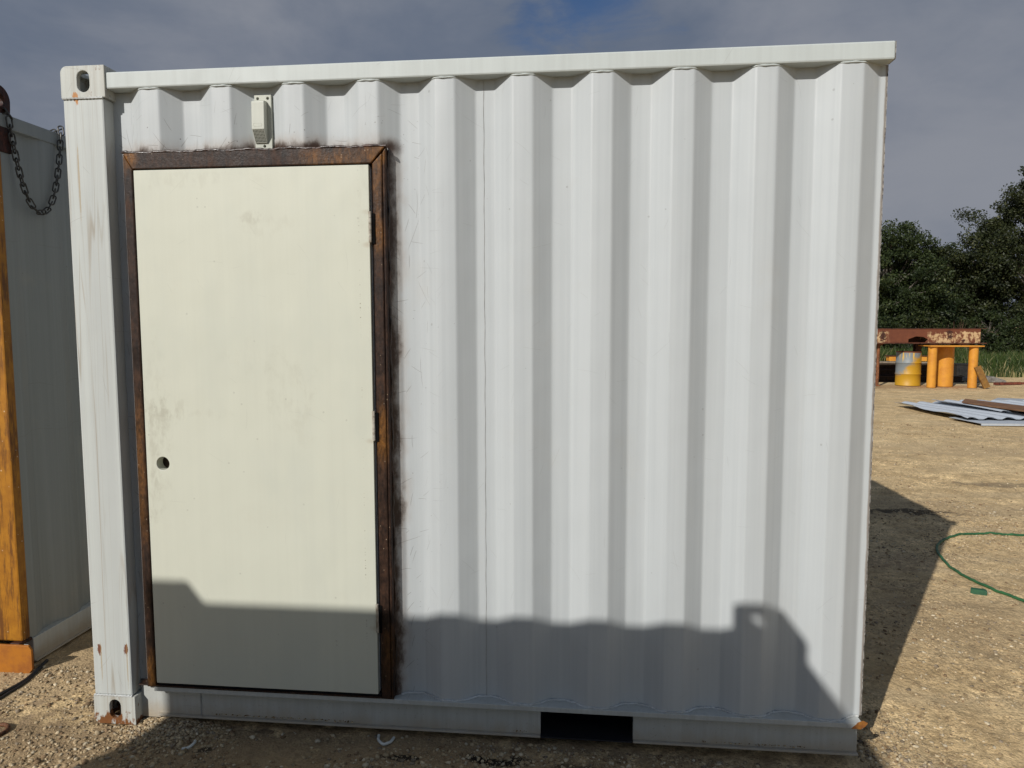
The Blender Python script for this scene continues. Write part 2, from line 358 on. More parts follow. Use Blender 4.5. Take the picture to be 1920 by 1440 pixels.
col = mixc(t, mth(t, 'MULTIPLY', ss(t, streak, .45, .66), .75), col, (0.468, 0.356, 0.209))
col = mixc(t, mth(t, 'MULTIPLY', ss(t, a1, .5, .7), .5), col, (0.702, 0.537, 0.308))
col = mixc(t, mth(t, 'MULTIPLY', ss(t, a3, .5, .66), .62), col, (0.299, 0.206, 0.110))
col = mixc(t, mth(t, 'MULTIPLY', ss(t, a4, .56, .72), .55), col, (0.806, 0.637, 0.396))
col = mixc(t, mth(t, 'MULTIPLY', ss(t, a4, .30, .44, 1., 0.), .5), col, (0.208, 0.144, 0.083))
for (vs_, lo_, hi_) in ((110., .74, 1.36), (42., .84, 1.24), (13., .92, 1.12)):
    vo = N(t, 'ShaderNodeTexVoronoi', {'Vector': P, 'Scale': vs_, 'Randomness': 1.})
    k_ = N(t, 'ShaderNodeSeparateColor', {0: vo.outputs['Color']}).outputs[1]
    kk = ss(t, k_, 0., 1., lo_, hi_); g_ = N(t, 'ShaderNodeCombineColor', {0: kk, 1: kk, 2: kk}).outputs[0]
    gm = ss(t, noise(t, mapv(t, P, (1, 1.6, 1), (vs_, 0, 0)), 1.9, 4., .65), .38, .62, .15, 1.)
    col = N(t, 'ShaderNodeMix', {0: gm, 6: col, 7: g_}, data_type='RGBA', blend_type='MULTIPLY').outputs[2]
v1 = N(t, 'ShaderNodeTexVoronoi', {'Vector': P, 'Scale': 95.}).outputs['Distance']; v2 = N(t, 'ShaderNodeTexVoronoi', {'Vector': P, 'Scale': 34.}).outputs['Distance']
sN = noise(t, P, 11., 5., .7)
S_ = N(t, 'ShaderNodeSeparateXYZ', {0: P})
def gspot(x, y, sx_, sy_, amt, c_):
    global col
    aa = mth(t, 'DIVIDE', mth(t, 'SUBTRACT', S_.outputs[0], x), sx_); bb = mth(t, 'DIVIDE', mth(t, 'SUBTRACT', S_.outputs[1], y), sy_)
    d_ = mth(t, 'SQRT', mth(t, 'ADD', mth(t, 'MULTIPLY', aa, aa), mth(t, 'MULTIPLY', bb, bb)))
    k = ss(t, mth(t, 'ADD', d_, mth(t, 'MULTIPLY', mth(t, 'SUBTRACT', sN, .5), 3.2)), .6, 1.1, 1., 0.)
    col = mixc(t, mth(t, 'MULTIPLY', k, amt), col, c_)
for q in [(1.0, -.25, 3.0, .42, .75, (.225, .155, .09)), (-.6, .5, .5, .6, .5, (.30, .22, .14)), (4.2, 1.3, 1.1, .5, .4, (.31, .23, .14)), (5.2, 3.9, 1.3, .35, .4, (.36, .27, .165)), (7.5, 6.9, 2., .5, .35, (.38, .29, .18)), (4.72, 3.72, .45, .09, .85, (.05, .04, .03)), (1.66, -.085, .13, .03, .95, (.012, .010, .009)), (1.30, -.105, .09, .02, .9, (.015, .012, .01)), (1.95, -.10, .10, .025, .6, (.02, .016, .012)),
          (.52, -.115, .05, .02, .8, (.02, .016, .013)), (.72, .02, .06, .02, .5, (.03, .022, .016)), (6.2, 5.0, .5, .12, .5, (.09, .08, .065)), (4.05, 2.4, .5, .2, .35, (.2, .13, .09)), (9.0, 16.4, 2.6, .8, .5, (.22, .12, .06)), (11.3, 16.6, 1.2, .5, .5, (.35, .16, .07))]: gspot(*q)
hb = mth(t, 'ADD', mth(t, 'MULTIPLY', a3, .5), mth(t, 'ADD', mth(t, 'MULTIPLY', a4, .35), mth(t, 'MULTIPLY', noise(t, P, 420., 2.), .12)))
hb = mth(t, 'SUBTRACT', hb, mth(t, 'ADD', mth(t, 'MULTIPLY', v1, .25), mth(t, 'MULTIPLY', v2, .4)))
setp(t, b, col=col, rough=.95, spec=.15, nrm=bump(t, hb, .65, .02))
g = raw_mesh('ground', np.stack([X.ravel(), Y.ravel(), Z.ravel()], 1), F_, m, smooth=True)
tag(g, kind='structure')

# loose stones
m_st, t, b, P = mat('loose_stone')
va = N(t, 'ShaderNodeVertexColor', layer_name='tone').outputs[0]
setp(t, b, col=mixc(t, ss(t, noise(t, P, 90., 3.), .4, .7), va, N(t, 'ShaderNodeMix', {0: 1., 6: va, 7: (.7, .66, .6, 1)}, data_type='RGBA', blend_type='MULTIPLY').outputs[2]), rough=.9, spec=.2)
bm = bmesh.new(); bmesh.ops.create_icosphere(bm, subdivisions=1, radius=1); IV = np.array([v.co[:] for v in bm.verts]); IF = np.array([[v.index for v in f_.verts] for f_ in bm.faces]); bm.free()
def stones(name, pts, sizes, cols):
    n = len(pts); V = np.zeros((n, 12, 3))
    ang = RNG.uniform(0, 2*np.pi, n); sc = np.stack([RNG.uniform(.7, 1.4, n), RNG.uniform(.6, 1.1, n), RNG.uniform(.4, .8, n)], 1)
    W = IV[None]*(1+RNG.uniform(-.28, .28, (n, 12, 1)))*sc[:, None]*sizes[:, None, None]
    V[..., 0] = W[..., 0]*np.cos(ang)[:, None]-W[..., 1]*np.sin(ang)[:, None]; V[..., 1] = W[..., 0]*np.sin(ang)[:, None]+W[..., 1]*np.cos(ang)[:, None]; V[..., 2] = W[..., 2]
    V += pts[:, None]
    Fq = (IF[None]+12*np.arange(n)[:, None, None]).reshape(-1, 3)
    return raw_mesh(name, V.reshape(-1, 3), Fq, m_st, colors=np.repeat(cols, 12, 0))
def stone_cloud(n, x0, x1, y0, y1, smin, smax, powr):
    x = RNG.uniform(x0, x1, n*2); y = RNG.uniform(y0, y1, n*2)
    keep = ~((x > -.02) & (x < 3.02) & (y > .03) & (y < 2.5)) & ~((x < -.63) & (y > .38))
    dens = vn(x*2.3, y*2.3, 11)*.6+vn(x*7, y*7, 12)*.4
    keep &= RNG.uniform(0, 1, n*2) < np.clip(dens*1.9-.35, .04, 1)
    x, y = x[keep][:n], y[keep][:n]; s = smin+(smax-smin)*RNG.uniform(0, 1, len(x))**powr
    return np.stack([x, y, ground_h(x, y)+s*.18], 1), s
pp, sz = [], []
for a_ in [(26000, -1.2, 3.4, -.6, .45, .0018, .011, 5), (26000, 2.9, 5.6, -.6, 4.2, .0025, .0115, 6), (9000, 3.1, 8.5, 3.5, 9.5, .004, .016, 7), (700, -1.0, 3.2, -.5, .2, .006, .015, 3)]:
    q_, s_ = stone_cloud(*a_); pp.append(q_); sz.append(s_)
# spill of gravel beside the bottom casting and along the base rail
x = RNG.normal(.30, .09, 1500); y = np.clip(RNG.normal(.0, .06, 1500), -.25, .045); pp.append(np.stack([x, y, ground_h(x, y)+.002], 1)); sz.append(RNG.uniform(.002, .009, 1500))
x = RNG.uniform(.5, 3.0, 420); x = x[vn(x*4, x*0, 21) > .5]; y = RNG.uniform(.032, .05, len(x)); pp.append(np.stack([x, y, np.full(len(x), .0435)], 1)); sz.append(RNG.uniform(.0015, .005, len(x)))
pp = np.concatenate(pp); sz = np.concatenate(sz)
pal = np.array([(.50, .39, .24), (.58, .47, .31), (.40, .30, .18), (.30, .24, .17), (.62, .53, .38), (.28, .19, .11), (.47, .36, .22), (.54, .42, .26)])
cs = pal[RNG.integers(0, len(pal), len(pp))]*RNG.uniform(.6, 1.02, (len(pp), 1))
tag(stones('gravel', pp, sz, np.clip(cs, 0, .85)), kind='stuff')

# ---------------------------------------------------------------- corrugated profile
PITCH, X0, YO, YI = .2815, .345, .012, .061
def corr_y(x):
    tt = abs(((x - X0)/PITCH + .5) % 1 - .5)
    k = min(max((tt-.1295)/(.374-.1295), 0), 1); return YO + (YI-YO)*k
def corr_xs(x0, x1):
    xs = {x0, x1}; k0 = int((x0-X0)/PITCH)-2
    for k in range(k0, int((x1-X0)/PITCH)+3):
        for s_ in (-.374, -.1295, .1295, .374):
            for e in (-.022, -.008, .008, .022): xs.add(X0+(k+s_+e)*PITCH)
    return sorted(x for x in xs if x0 <= x <= x1)
def corr_smooth(x, h=.0045): return (corr_y(x-h)+corr_y(x)*2+corr_y(x+h))/4
def corr_panel(mb, x0, x1, z0, z1, thick=.0025, yoff=0., M=None, zn=1):
    xs = corr_xs(x0, x1); n = len(xs); vs = []
    zs = [z0+(z1-z0)*i/zn for i in range(zn+1)]
    for dy in (0, thick):
        for z in zs:
            for x in xs: vs.append((x, corr_smooth(x)+yoff+dy, z))
    o = n*(zn+1); fs = []
    for j in range(zn):
        for i in range(n-1):
            a = j*n+i; fs += [(a, a+1, a+n+1, a+n), (o+a+n, o+a+n+1, o+a+1, o+a)]
    for i in range(n-1):
        fs += [(i, o+i, o+i+1, i+1), (zn*n+i, zn*n+i+1, o+zn*n+i+1, o+zn*n+i)]
    for j in range(zn):
        a = j*n; fs.append((a, a+n, o+a+n, o+a)); a = j*n+n-1; fs.append((a, o+a, o+a+n, a+n))
    if M: vs = [tuple(M @ Vector(v)) for v in vs]
    mb.add(vs, fs)

def casting(mb, w_, d_, h_, round_left=True, top=True, hole=True):
    """corner fitting in local coords: x 0..w, y 0 (front)..d, z 0..h; hollow, with holes in its front and outer (top/bottom) faces"""
    R_ = .026; arc = [(math.cos(a), math.sin(a)) for a in [math.pi/2*i/6 for i in range(7)]]
    if top: rc = [(R_-R_*c, h_-R_+R_*s_) for c, s_ in arc]; out = [(0, 0), (w_, 0), (w_, h_)] + list(reversed(rc))
    else: rc = [(R_-R_*c, R_-R_*s_) for c, s_ in arc]; out = [(w_, 0), (w_, h_), (0, h_)] + rc
    if not round_left: out = [(w_-p[0], p[1]) for p in out]
    hc = w_*.515 if round_left else w_*.485
    hh = (.060 if top else .064)
    mb.prism(out, [stadium(hc, hh, .050, .079)] if hole else [], 0, .020)
    ins = [(w_/2+(p[0]-w_/2)*.86, h_/2+(p[1]-h_/2)*.80) for p in out]
    # ring walls without the outer flat, which gets a slot plate
    mb.prism([(0, 0), (.016, 0), (.016, h_-.026), (0, h_-.026)] if top else [(0, .026), (.016, .026), (.016, h_), (0, h_)], [], .020, d_-.012)
    mb.prism([(w_-.016, 0), (w_, 0), (w_, h_), (w_-.016, h_)] if round_left or True else [], [], .020, d_-.012)
    z0, z1 = (h_-.016, h_) if top else (0, .016)
    a0 = R_ if round_left else .0; a1 = w_-.016
    mb.prism([(a0, .020), (a1, .020), (a1, d_-.012), (a0, d_-.012)], [[(p[1], p[0]) for p in stadium(d_*.5, w_*.5, .064, .112)]] if hole else [], z0, z1, 'xy')
    zz0, zz1 = (0, .014) if top else (h_-.014, h_)
    mb.box(.016, w_-.016, .020, d_-.012, zz0, zz1)
    mb.prism(out, [], d_-.012, d_)
    ri = R_-.014; inn = [(R_-ri*c, h_-R_+ri*s_) if top else (R_-ri*c, R_-ri*s_) for c, s_ in arc]
    sh_ = [(R_-R_*c, h_-R_+R_*s_) if top else (R_-R_*c, R_-R_*s_) for c, s_ in arc]; q_ = sh_+list(reversed(inn))
    if not round_left: q_ = [(w_-p[0], p[1]) for p in q_]
    mb.prism(q_, [], .020, d_-.012)

# ---------------------------------------------------------------- the white container
C_ = tag(empty('shipping_container'), 'white corrugated container with a cream door in a rusty frame, filling the picture', 'container')
H = 2.591; L = 3.0; LP = 3.0115
mb = MB(); mb.box(.003, .167, .004, .075, .119, 2.472); mb.box(.003, .05, .075, .165, .119, 2.472)
post = mb.build('corner_post', M_post, C_, .007)
for zz, top in ((H-.118, True), (0., False)):
    mb = MB(Matrix.Translation((0, 0, zz))); casting(mb, .178, .162, .118, True, top)
    o = mb.build('corner_casting', M_cast, C_, .003)
    o['label'] = 'corner casting with a slot, at the top of the post' if top else 'rust-stained corner casting at the foot of the post'
for zz in (.119, 2.472):
    mb = MB(); n_ = 34; pts = [(.004+.163*i/n_, .002, zz+.0008*math.sin(i*1.9)) for i in range(n_+1)]
    mb.tube(pts, [.0042+.0013*math.sin(i*2.3) for i in range(n_+1)], 6)
    mb.build('weld_seam', M_wweld, C_, smooth=50)
# rails
mb = MB(); mb.box(.178, L+.012, .006, .066, 2.504, 2.566)
o = mb.build('top_rail', M_rail, C_, .006)
mb = MB(); mb.box(L+.012, L+.014, .008, .064, 2.506, 2.564); mb.build('rail_end_cut', M_cut, o)
mb = MB()
FP0, FP1 = 1.819, 2.172
for a0, a1 in ((.250, FP0), (FP1, L-.008)):
    mb.box(a0, a1, .042, .048, .034, .1470)                       # web
mb.box(.262, L-.004, .002, .075, .147, .166)                      # ledge
mb.box(.256, FP0-.001, .028, .090, .026, .034); mb.box(FP1+.001, L-.006, .028, .090, .026, .034)   # lower flange
o = mb.build('bottom_rail', M_base, C_, .0015)
mb = MB(); mb.box(.434, .4385, .0395, .042, .036, .146); mb.build('rail_joint', M_seam, o)
mb = MB(); mb.box(.178, .256, .046, .052, .012, .150); mb.box(.178, .184, .0465, .12, .012, .15); mb.build('gusset_plate', M_base, C_)
mb = MB(); mb.box(FP0-.006, FP0, .048, 2.38, .034, .146); mb.box(FP1, FP1+.006, .048, 2.38, .034, .146); mb.box(FP0, FP1, .075, 2.38, .140, .1465); mb.box(FP0, FP1, .030, 2.38, .026, .032)
mb.box(FP0, FP1, 2.38, 2.385, .034, .146)
mb.build('forklift_pocket', M_dark, C_)
# side panel round the door opening
mb = MB()
def flat_left(mb):
    mb.box(.150, .239, .060, .0625, .166, 2.504)
flat_left(mb)
corr_panel(mb, .239, 1.220, 2.205, 2.504); corr_panel(mb, 1.220, LP-.003, .166, 2.504)
o = mb.build('side_panel', M_panel, C_, smooth=30)
# the seam where two panels are welded, ragged edge, weld line on the ledge and under the top rail
mb = MB(); n_ = 120
mb.tube([(1.606+.0008*math.sin(i*.7), corr_y(1.606)-.0004, .17+2.33*i/n_) for i in range(n_+1)], [.0011+.0003*math.sin(i*2.1) for i in range(n_+1)], 5)
mb.build('panel_seam', M_seam, o, smooth=60)
mb = MB(); xs = np.arange(1.27, LP-.006, .007)
mb.tube([(x, corr_smooth(x, .02)-.003-.0012*math.sin(x*170), .1675+.001*math.sin(x*113)) for x in xs], [.0042+.0014*math.sin(x*311) for x in xs], 6)
mb.build('weld_seam', M_wweld, o, smooth=60)
for k in range(10):
    mb = MB(); xc = X0+k*PITCH; xs = np.linspace(xc-.05, xc+.05, 24)
    mb.tube([(x, corr_smooth(x, .02)-.002, 2.5015+.0005*math.sin(x*140)) for x in xs], [.0032+.0005*math.sin(x*190) for x in xs], 6)
    mb.build('weld_seam', M_rail, o, smooth=60)
rr = random.Random(3)
prof = []; nz = 420
vs = []; fs = []
for i in range(nz+1):
    z = .166+(2.504-.166)*i/nz; j = rr.uniform(0, .0016)+.0006*math.sin(i*.35)
    vs += [(LP-.0025, .0605, z), (LP-.0005+j, .061, z), (LP-.001+j*.6, .0640, z), (LP-.0025, .0640, z)]
for i in range(nz):
    for k in range(4): fs.append((4*i+k, 4*i+(k+1) % 4, 4*i+4+(k+1) % 4, 4*i+4+k))
mb = MB(); mb.add(vs, fs); mb.build('cut_edge', M_cut, o)
mb = MB(); mb.prism([(L-.045, .147), (L-.012, .146), (L+.004, .158), (L+.012, .171), (L-.004, .178), (L-.022, .170)], [], .0005, .004); mb.build('rust_tab', plain('orange_rust', (.32, .13, .02), (.18, .06, .015), .7, 40.), o)
# rest of the body
mb = MB(); mb.box(.17, L-.01, .055, 2.38, .1485, .165); mb.build('floor', M_int, C_)
mb = MB(); mb.box(.12, L-.002, .067, 2.372, 2.546, 2.552); mb.build('roof', M_plain_white, C_)
mb = MB(); corr_panel(mb, .165, L-.02, .166, 2.504, M=Matrix(((-1, 0, 0, L+.15), (0, -1, 0, 2.438), (0, 0, 1, 0), (0, 0, 0, 1)))); mb.build('back_panel', M_plain_white, C_, smooth=30)
mb = MB(); mb.box(.178, L+.012, 2.372, 2.432, 2.504, 2.566); mb.build('back_rail', M_rail, C_, .004)
mb = MB(); mb.box(.178, L, 2.388, 2.43, .03, .165); mb.build('back_rail', M_base, C_, .004)
mb = MB(); corr_panel(mb, .17, 2.29, .166, 2.50, M=Matrix(((0, -1, 0, L-.006), (1, 0, 0, .05), (0, 0, 1, 0), (0, 0, 0, 1)))); mb.build('end_panel', M_plain_white, C_, smooth=30)
mb = MB(); mb.box(.012, .018, .165, 2.27, .12, 2.50); mb.box(.0, .06, .165, 2.27, 2.50, 2.56); mb.box(0, .06, .165, 2.27, .03, .12); mb.build('end_wall', M_plain_white, C_)
mb = MB(); mb.box(.003, .167, 2.27, 2.434, .119, 2.472); mb.box(0, .178, 2.27, 2.438, H-.118, H); mb.box(0, .178, 2.27, 2.438, 0, .118); mb.build('rear_post', M_post, C_, .006)
# door frame
JL0, JL1, JR0, JR1, HZ0, HZ1 = .237, .2735, 1.1985, 1.252, 2.2035, 2.263
fr = MB()
def tubebox(mb, x0, x1, z0, z1): mb.box(x0, x1, -.006, .056, z0, z1)
mb = MB(); mb.prism([(JL0, HZ1), (JR1, HZ1), (JR0, HZ0), (JL1, HZ0)], [], -.003, .056); hd = mb.build('door_header', M_frame, C_, .004)
mb = MB(); mb.prism([(JL0, .168), (JL1, .168), (JL1, HZ0-.0006), (JL0, HZ1-.0010)], [], -.003, .058); mb.build('door_jamb', M_frame, C_, .005)
mb = MB(); mb.prism([(JR0+.004, .168), (JR1-.012, .168), (JR1-.012, HZ1-.022), (JR0+.004, HZ0-.0006)], [], -.003, .056); mb.prism([(JR1-.0116, .168), (JR1, .168), (JR1, HZ1-.001), (JR1-.0116, HZ1-.022)], [], .0005, .056)
mb.build('door_jamb', M_frame, C_, .005)
mb = MB(); mb.box(JL1, JR0, .004, .056, .166, .1715); mb.box(.195, JL0-.001, .004, .05, .167, .171); mb.box(JL0-.001, JR1, -.001, .004, .1665, .1735); mb.build('door_sill', M_frame, C_, .0015)
mb = MB(); mb.box(JL1+.001, JR0-.001, .012, .05, .1715, .183); mb.build('sill_gasket', M_dark, C_)
def bead(p0, p1, n, nrm, r_, name='weld_bead'):
    mb = MB(); p0, p1 = Vector(p0), Vector(p1); pts, rd = [], []
    for i in range(n+1):
        a = i/n; pts.append(p0.lerp(p1, a)+Vector(nrm)*(.0010*math.sin(i*.83)+.0022*math.sin(i*.21+1)+rr.uniform(-.0008, .0008))); rd.append(r_*(1+.16*math.sin(i*.57)+rr.uniform(-.12, .12)))
    mb.tube(pts, rd, 7); mb.build(name, M_weld, C_, smooth=60)
bead((JL0-.004, .002, HZ1+.002), (JR1+.004, .002, HZ1+.002), 190, (0, 0, 1), .0058)
bead((JR1+.001, .030, HZ1), (JR1+.001, .030, .18), 300, (1, 0, 0), .005)
bead((JL0-.0015, .045, HZ1), (JL0-.0015, .045, .18), 260, (1, 0, 0), .004)
# door leaf
mb = MB(); DX0, DX1, DZ0, DZ1 = .2800, 1.1905, .1865, 2.1985
mb.prism([(DX0, DZ0), (DX1, DZ0), (DX1, DZ1), (DX0, DZ1)], [circle(.347, 1.079, .0265, 28)], -.0055, .0365)
door = mb.build('door', M_door, C_, .0018)
mb = MB(); mb.box(.30, .39, .0367, .06, 1.03, 1.13); mb.build('lock_box', plain('lock_box_shade_brown', (.045, .025, .012), (.012, .008, .005), .7, 60.), door)  # brown darkened in colour to put shade inside the knob hole
for zc in (1.974, 1.2395, .4935):
    mb = MB()
    for k in range(5):
        z0 = zc-.056+k*.0226
        mb.tube([(DX1+.0035, -.0105, z0), (DX1+.0035, -.0105, z0+.0212)], .0056, 12)
    mb.box(DX1+.0005, DX1+.002, -.009, .02, zc-.054, zc+.054)
    mb.build('hinge', M_hinge, door, smooth=40)
    mb = MB(); mb.box(DX1+.0095, JR0+.0125, -.0075, -.0062, zc-.06, zc+.05)
    mb.build('hinge_notch', M_hole, door)
mb = MB(); mb.box(DX1+.0032, DX1+.0045, .006, .03, DZ0+.01, DZ1-.01); mb.build('edge_strip', plain('door_edge_strip', (.55, .57, .6), (.4, .42, .45), .3), door)
# vent
mb = MB(); VX0, VX1 = .7405, .8065
mb.prism([(VX0, 2.276), (VX1, 2.276), (VX1, 2.474), (VX0, 2.474)], [circle(VX0+.0135, 2.461, .0052, 12), circle(VX1-.0135, 2.461, .0052, 12), circle((VX0+VX1)/2+.003, 2.2865, .0052, 12)], .0450, .0590)
vent = mb.build('vent', M_vent, C_, .0015)
mb = MB(); BX0, BX1 = .7425, .7905
mb.prism([(.0445, 2.450), (.022, 2.447), (.016, 2.442), (.014, 2.343), (.0395, 2.298), (.0445, 2.296)], [], BX0, BX1, 'yz'); mb.build('vent_hood', M_vent, vent, .0022)
mb = MB(); up = Vector((0, .0255, -.045)).normalized(); nr = Vector((0, -.045, -.0255)).normalized(); org = Vector((0, .014, 2.343))
for i in range(8):
    for j in range(9):
        c_ = org + up*(.0045+j*.0053) + nr*.0003 + Vector((BX0+.0055+i*.0053, 0, 0))
        a_ = Vector((1, 0, 0))*.0016; bb = up*.0016
        mb.add([c_-a_-bb, c_+a_-bb, c_+a_+bb, c_-a_+bb], [(0, 1, 2, 3)])
mb.build('vent_grille', M_hole, vent, recalc=False)
mb = MB(); ring = [(BX0+.008, 2.352), (BX0+.036, 2.352), (BX0+.039, 2.356), (BX0+.039, 2.361), (BX0+.036, 2.364), (BX0+.008, 2.364), (BX0+.006, 2.361), (BX0+.006, 2.355)]
mb.tube([(p[0], .0146, p[1]) for p in ring], .0009, 5, closed=True); mb.build('vent_plaque', M_vent, vent)

# ---------------------------------------------------------------- neighbour container with orange frame (left edge of the picture)
NB = tag(empty('orange_framed_container', (-.65, .40, 0)), 'white steel container with an orange corner post, behind the hanging chain at the left edge', 'container')
m_or, t, b, P = mat('weathered_orange_paint')
gr = noise(t, mapv(t, P, (26, 26, 3.2)), 1., 7., .74); n_ = noise(t, P, 12., 5., .65)
col = mixc(t, ss(t, n_, .3, .7), (.27, .105, .007), (.40, .17, .011))
col = mixc(t, mth(t, 'MULTIPLY', ss(t, gr, .47, .60), .85), col, (.10, .035, .008))
cr_ = specks(t, P, 55, .86, .2); col = mixc(t, mth(t, 'MULTIPLY', cr_, .7), col, (.62, .5, .35))
setp(t, b, col=col, rough=.5, spec=.4, nrm=bump(t, gr, .2, .004))
m_or2 = plain('orange_foot_paint', (.40, .145, .014), (.27, .085, .010), .6, 14.)
m_dr = rust_metal('dark_rust', (.035, .014, .010), (.085, .024, .014), rough=(.4, .7))
mb = MB(); mb.box(-.14, 0, -.0, .050, .128, 2.40); o = mb.build('corner_post', m_or, NB, .008)
mb = MB(); mb.box(-2.38, -.14, .0, .05, .128, .20); mb.box(-2.44, -2.38, 0, .05, .128, 2.55); mb.box(-2.38, -.14, 0, .05, 2.40, 2.46); mb.build('front_frame', m_or, NB, .006)
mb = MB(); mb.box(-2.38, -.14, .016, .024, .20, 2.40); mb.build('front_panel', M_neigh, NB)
mb = MB(); mb.prism([(-.55, -.022), (.038, -.022), (.070, .012), (.070, .105), (.055, .126), (-.55, .126)], [], -.034, -.022); mb.build('foot_plate', m_or2, NB, .002)
mb = MB(); mb.box(-.05, .0, -.02, .06, .112, .128); mb.build('foot_weld', m_dr, NB, .004)
Mr = Matrix(((0, -1, 0, .04), (1, 0, 0, .0), (0, 0, 1, 0), (0, 0, 0, 1)))
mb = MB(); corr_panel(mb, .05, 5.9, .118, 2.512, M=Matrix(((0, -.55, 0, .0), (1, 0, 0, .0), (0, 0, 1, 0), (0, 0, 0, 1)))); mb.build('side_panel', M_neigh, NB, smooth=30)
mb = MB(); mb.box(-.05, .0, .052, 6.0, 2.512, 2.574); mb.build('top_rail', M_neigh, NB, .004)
mb = MB(); mb.box(-.05, .002, .062, 6.0, .004, .118); mb.box(-.05, .012, .062, 6.0, .0, .008); mb.build('bottom_rail', M_base, NB, .003)
mb = MB(); mb.box(-2.44, -.05, .05, 6.0, 2.545, 2.56); mb.box(-2.44, -2.40, .05, 6.0, 0, 2.545); mb.box(-2.44, -.05, 5.96, 6.0, 0, 2.545); mb.build('roof', M_neigh, NB)
# lifting eye on top of the post, seen edge-on a little
mb = MB()
out = [(.105, 2.50), (.118, 2.60)] + [(.058+.062*math.cos(a), 2.635+.062*math.sin(a)) for a in [math.pi*i/14 for i in range(15)]] + [(-.004, 2.60), (-.004, 2.40), (.105, 2.40)]
mb.prism(out, [circle(.058, 2.632, .030, 18)], -.034, -.001, 'yz'); mb.build('lifting_eye', m_dr, NB, .006)
mb = MB(); mb.box(-.14, .003, -.002, .112, 2.400, 2.512); mb.build('eye_block', m_dr, NB, .006)
# hanging chain
m_ch = plain('galvanised_chain', (.10, .095, .085), (.045, .043, .04), .45, 40., .5, .1, .6)
CH = tag(empty('hanging_chain', (-.66, .46, 2.60)), 'grey steel chain drooping in a loop against the orange framed container', 'chain')
A = np.array([-.70, .455, 2.606]); pA = np.array([-.632, .482, 2.575]); pB = np.array([-.632, .812, 2.592]); B2 = np.array([-.70, .835, 2.583])
def catenary(p, q, sag, n):
    out = []
    for i in range(n+1):
        s_ = i/n; k = math.cosh(2.6*(2*s_-1)); k0 = math.cosh(2.6)
        v = p+(q-p)*s_; v[2] -= sag*(k0-k)/(k0-1); out.append(v)
    return out
poly = [A] + catenary(pA, pB, .425, 80) + [B2]
seg = [0.]
for i in range(1, len(poly)): seg.append(seg[-1]+np.linalg.norm(poly[i]-poly[i-1]))
nl = int(seg[-1]/.0365); link = MB(); lh, lw, wr = .0270, .0150, .0035
lp = [(lw*.75*math.cos(a), 0, lh-lw*.75+lw*.75*math.sin(a)) for a in [math.pi*i/8 for i in range(9)]] + [(-lw*.75*math.cos(a), 0, -(lh-lw*.75)-lw*.75*math.sin(a)) for a in [math.pi*i/8 for i in range(9)]]
link.tube(lp, wr, 8, closed=True); me_link = None
for i in range(nl+1):
    d_ = (i+.2)*seg[-1]/(nl+.4)
    def pt(d__): return np.array([np.interp(d__, seg, [p[k] for p in poly]) for k in range(3)])
    p_ = pt(d_); tg = Vector(pt(min(d_+.015, seg[-1]))-pt(max(d_-.015, 0))).normalized()
    side = Vector((1, 0, 0)); side = (side-tg*side.dot(tg)).normalized(); nrm = tg.cross(side)
    ang = math.radians(38+(90 if i % 2 else 0)+random.uniform(-12, 12))
    xx = side*math.cos(ang)+nrm*math.sin(ang); yy = tg.cross(xx)
    M4 = Matrix(((xx.x, yy.x, tg.x, p_[0]+.66), (xx.y, yy.y, tg.y, p_[1]-.46), (xx.z, yy.z, tg.z, p_[2]-2.60), (0, 0, 0, 1)))
    if me_link is None: o = link.build('chain_link', m_ch, CH, smooth=60); me_link = o.data
    else: o = bpy.data.objects.new('chain_link', me_link); COL.objects.link(o); o.parent = CH
    o.matrix_local = M4

M_back = plain('dark_blue_paint', (.05, .06, .075), (.035, .04, .05), .6, 6.)
# ---------------------------------------------------------------- container behind the viewer, whose shadow falls across the door
BY, BX0_, BX1_, BH, BL = -3.03, -1.522, .916, 2.896, 6.06
K = tag(empty('shadow_casting_container', (BX0_, BY, 0)), 'tall dark container standing behind the viewer, its shadow lying across the door and wall', 'container')
flip = lambda x, z: Matrix(((-1, 0, 0, x), (0, -1, 0, 0), (0, 0, 1, z), (0, 0, 0, 1)))
Wd = BX1_-BX0_
for left in (True, False):
    for zz, top in ((BH-.118, True), (0, False)):
        mb = MB(flip(Wd if not left else .178, zz)); casting(mb, .178, .162, .118, not left, top, not left); mb.box(.02, .15, .021, .15, .015, .1) if left else None; mb.build('corner_casting', M_back, K, .003)
    mb = MB(); x0 = 0 if left else Wd-.165
    mb.box(x0+.003, x0+.162, -.16, -.004, .119, BH-.119); mb.build('corner_post', M_back, K, .005)
mb = MB(); mb.box(.178, Wd-.178, -.10, -.006, BH-.20, BH-.081); mb.build('end_rail', M_back, K, .004)
mb = MB(); mb.box(.178, Wd-.178, -.1, -.01, .02, .16); mb.build('end_rail', M_back, K, .004)
mb = MB(); corr_panel(mb, .165, Wd-.165, .16, BH-.20, M=Matrix(((1, 0, 0, 0), (0, 1, 0, -.09), (0, 0, 1, 0), (0, 0, 0, 1)))); mb.build('end_panel', M_back, K, smooth=30)
for xx in (.0, Wd):
    sgn = 1 if xx == 0 else -1
    mb = MB(); mb.box(min(xx+sgn*.006, xx+sgn*.045), max(xx+sgn*.006, xx+sgn*.045), -BL, -.162, .02, BH-.081); mb.build('side_panel', M_back, K)
mb = MB(); mb.box(.046, Wd-.046, -BL, -.101, BH-.115, BH-.105); mb.box(.05, Wd-.05, -BL-.02, -BL, .02, BH-.09); mb.build('roof', M_back, K)

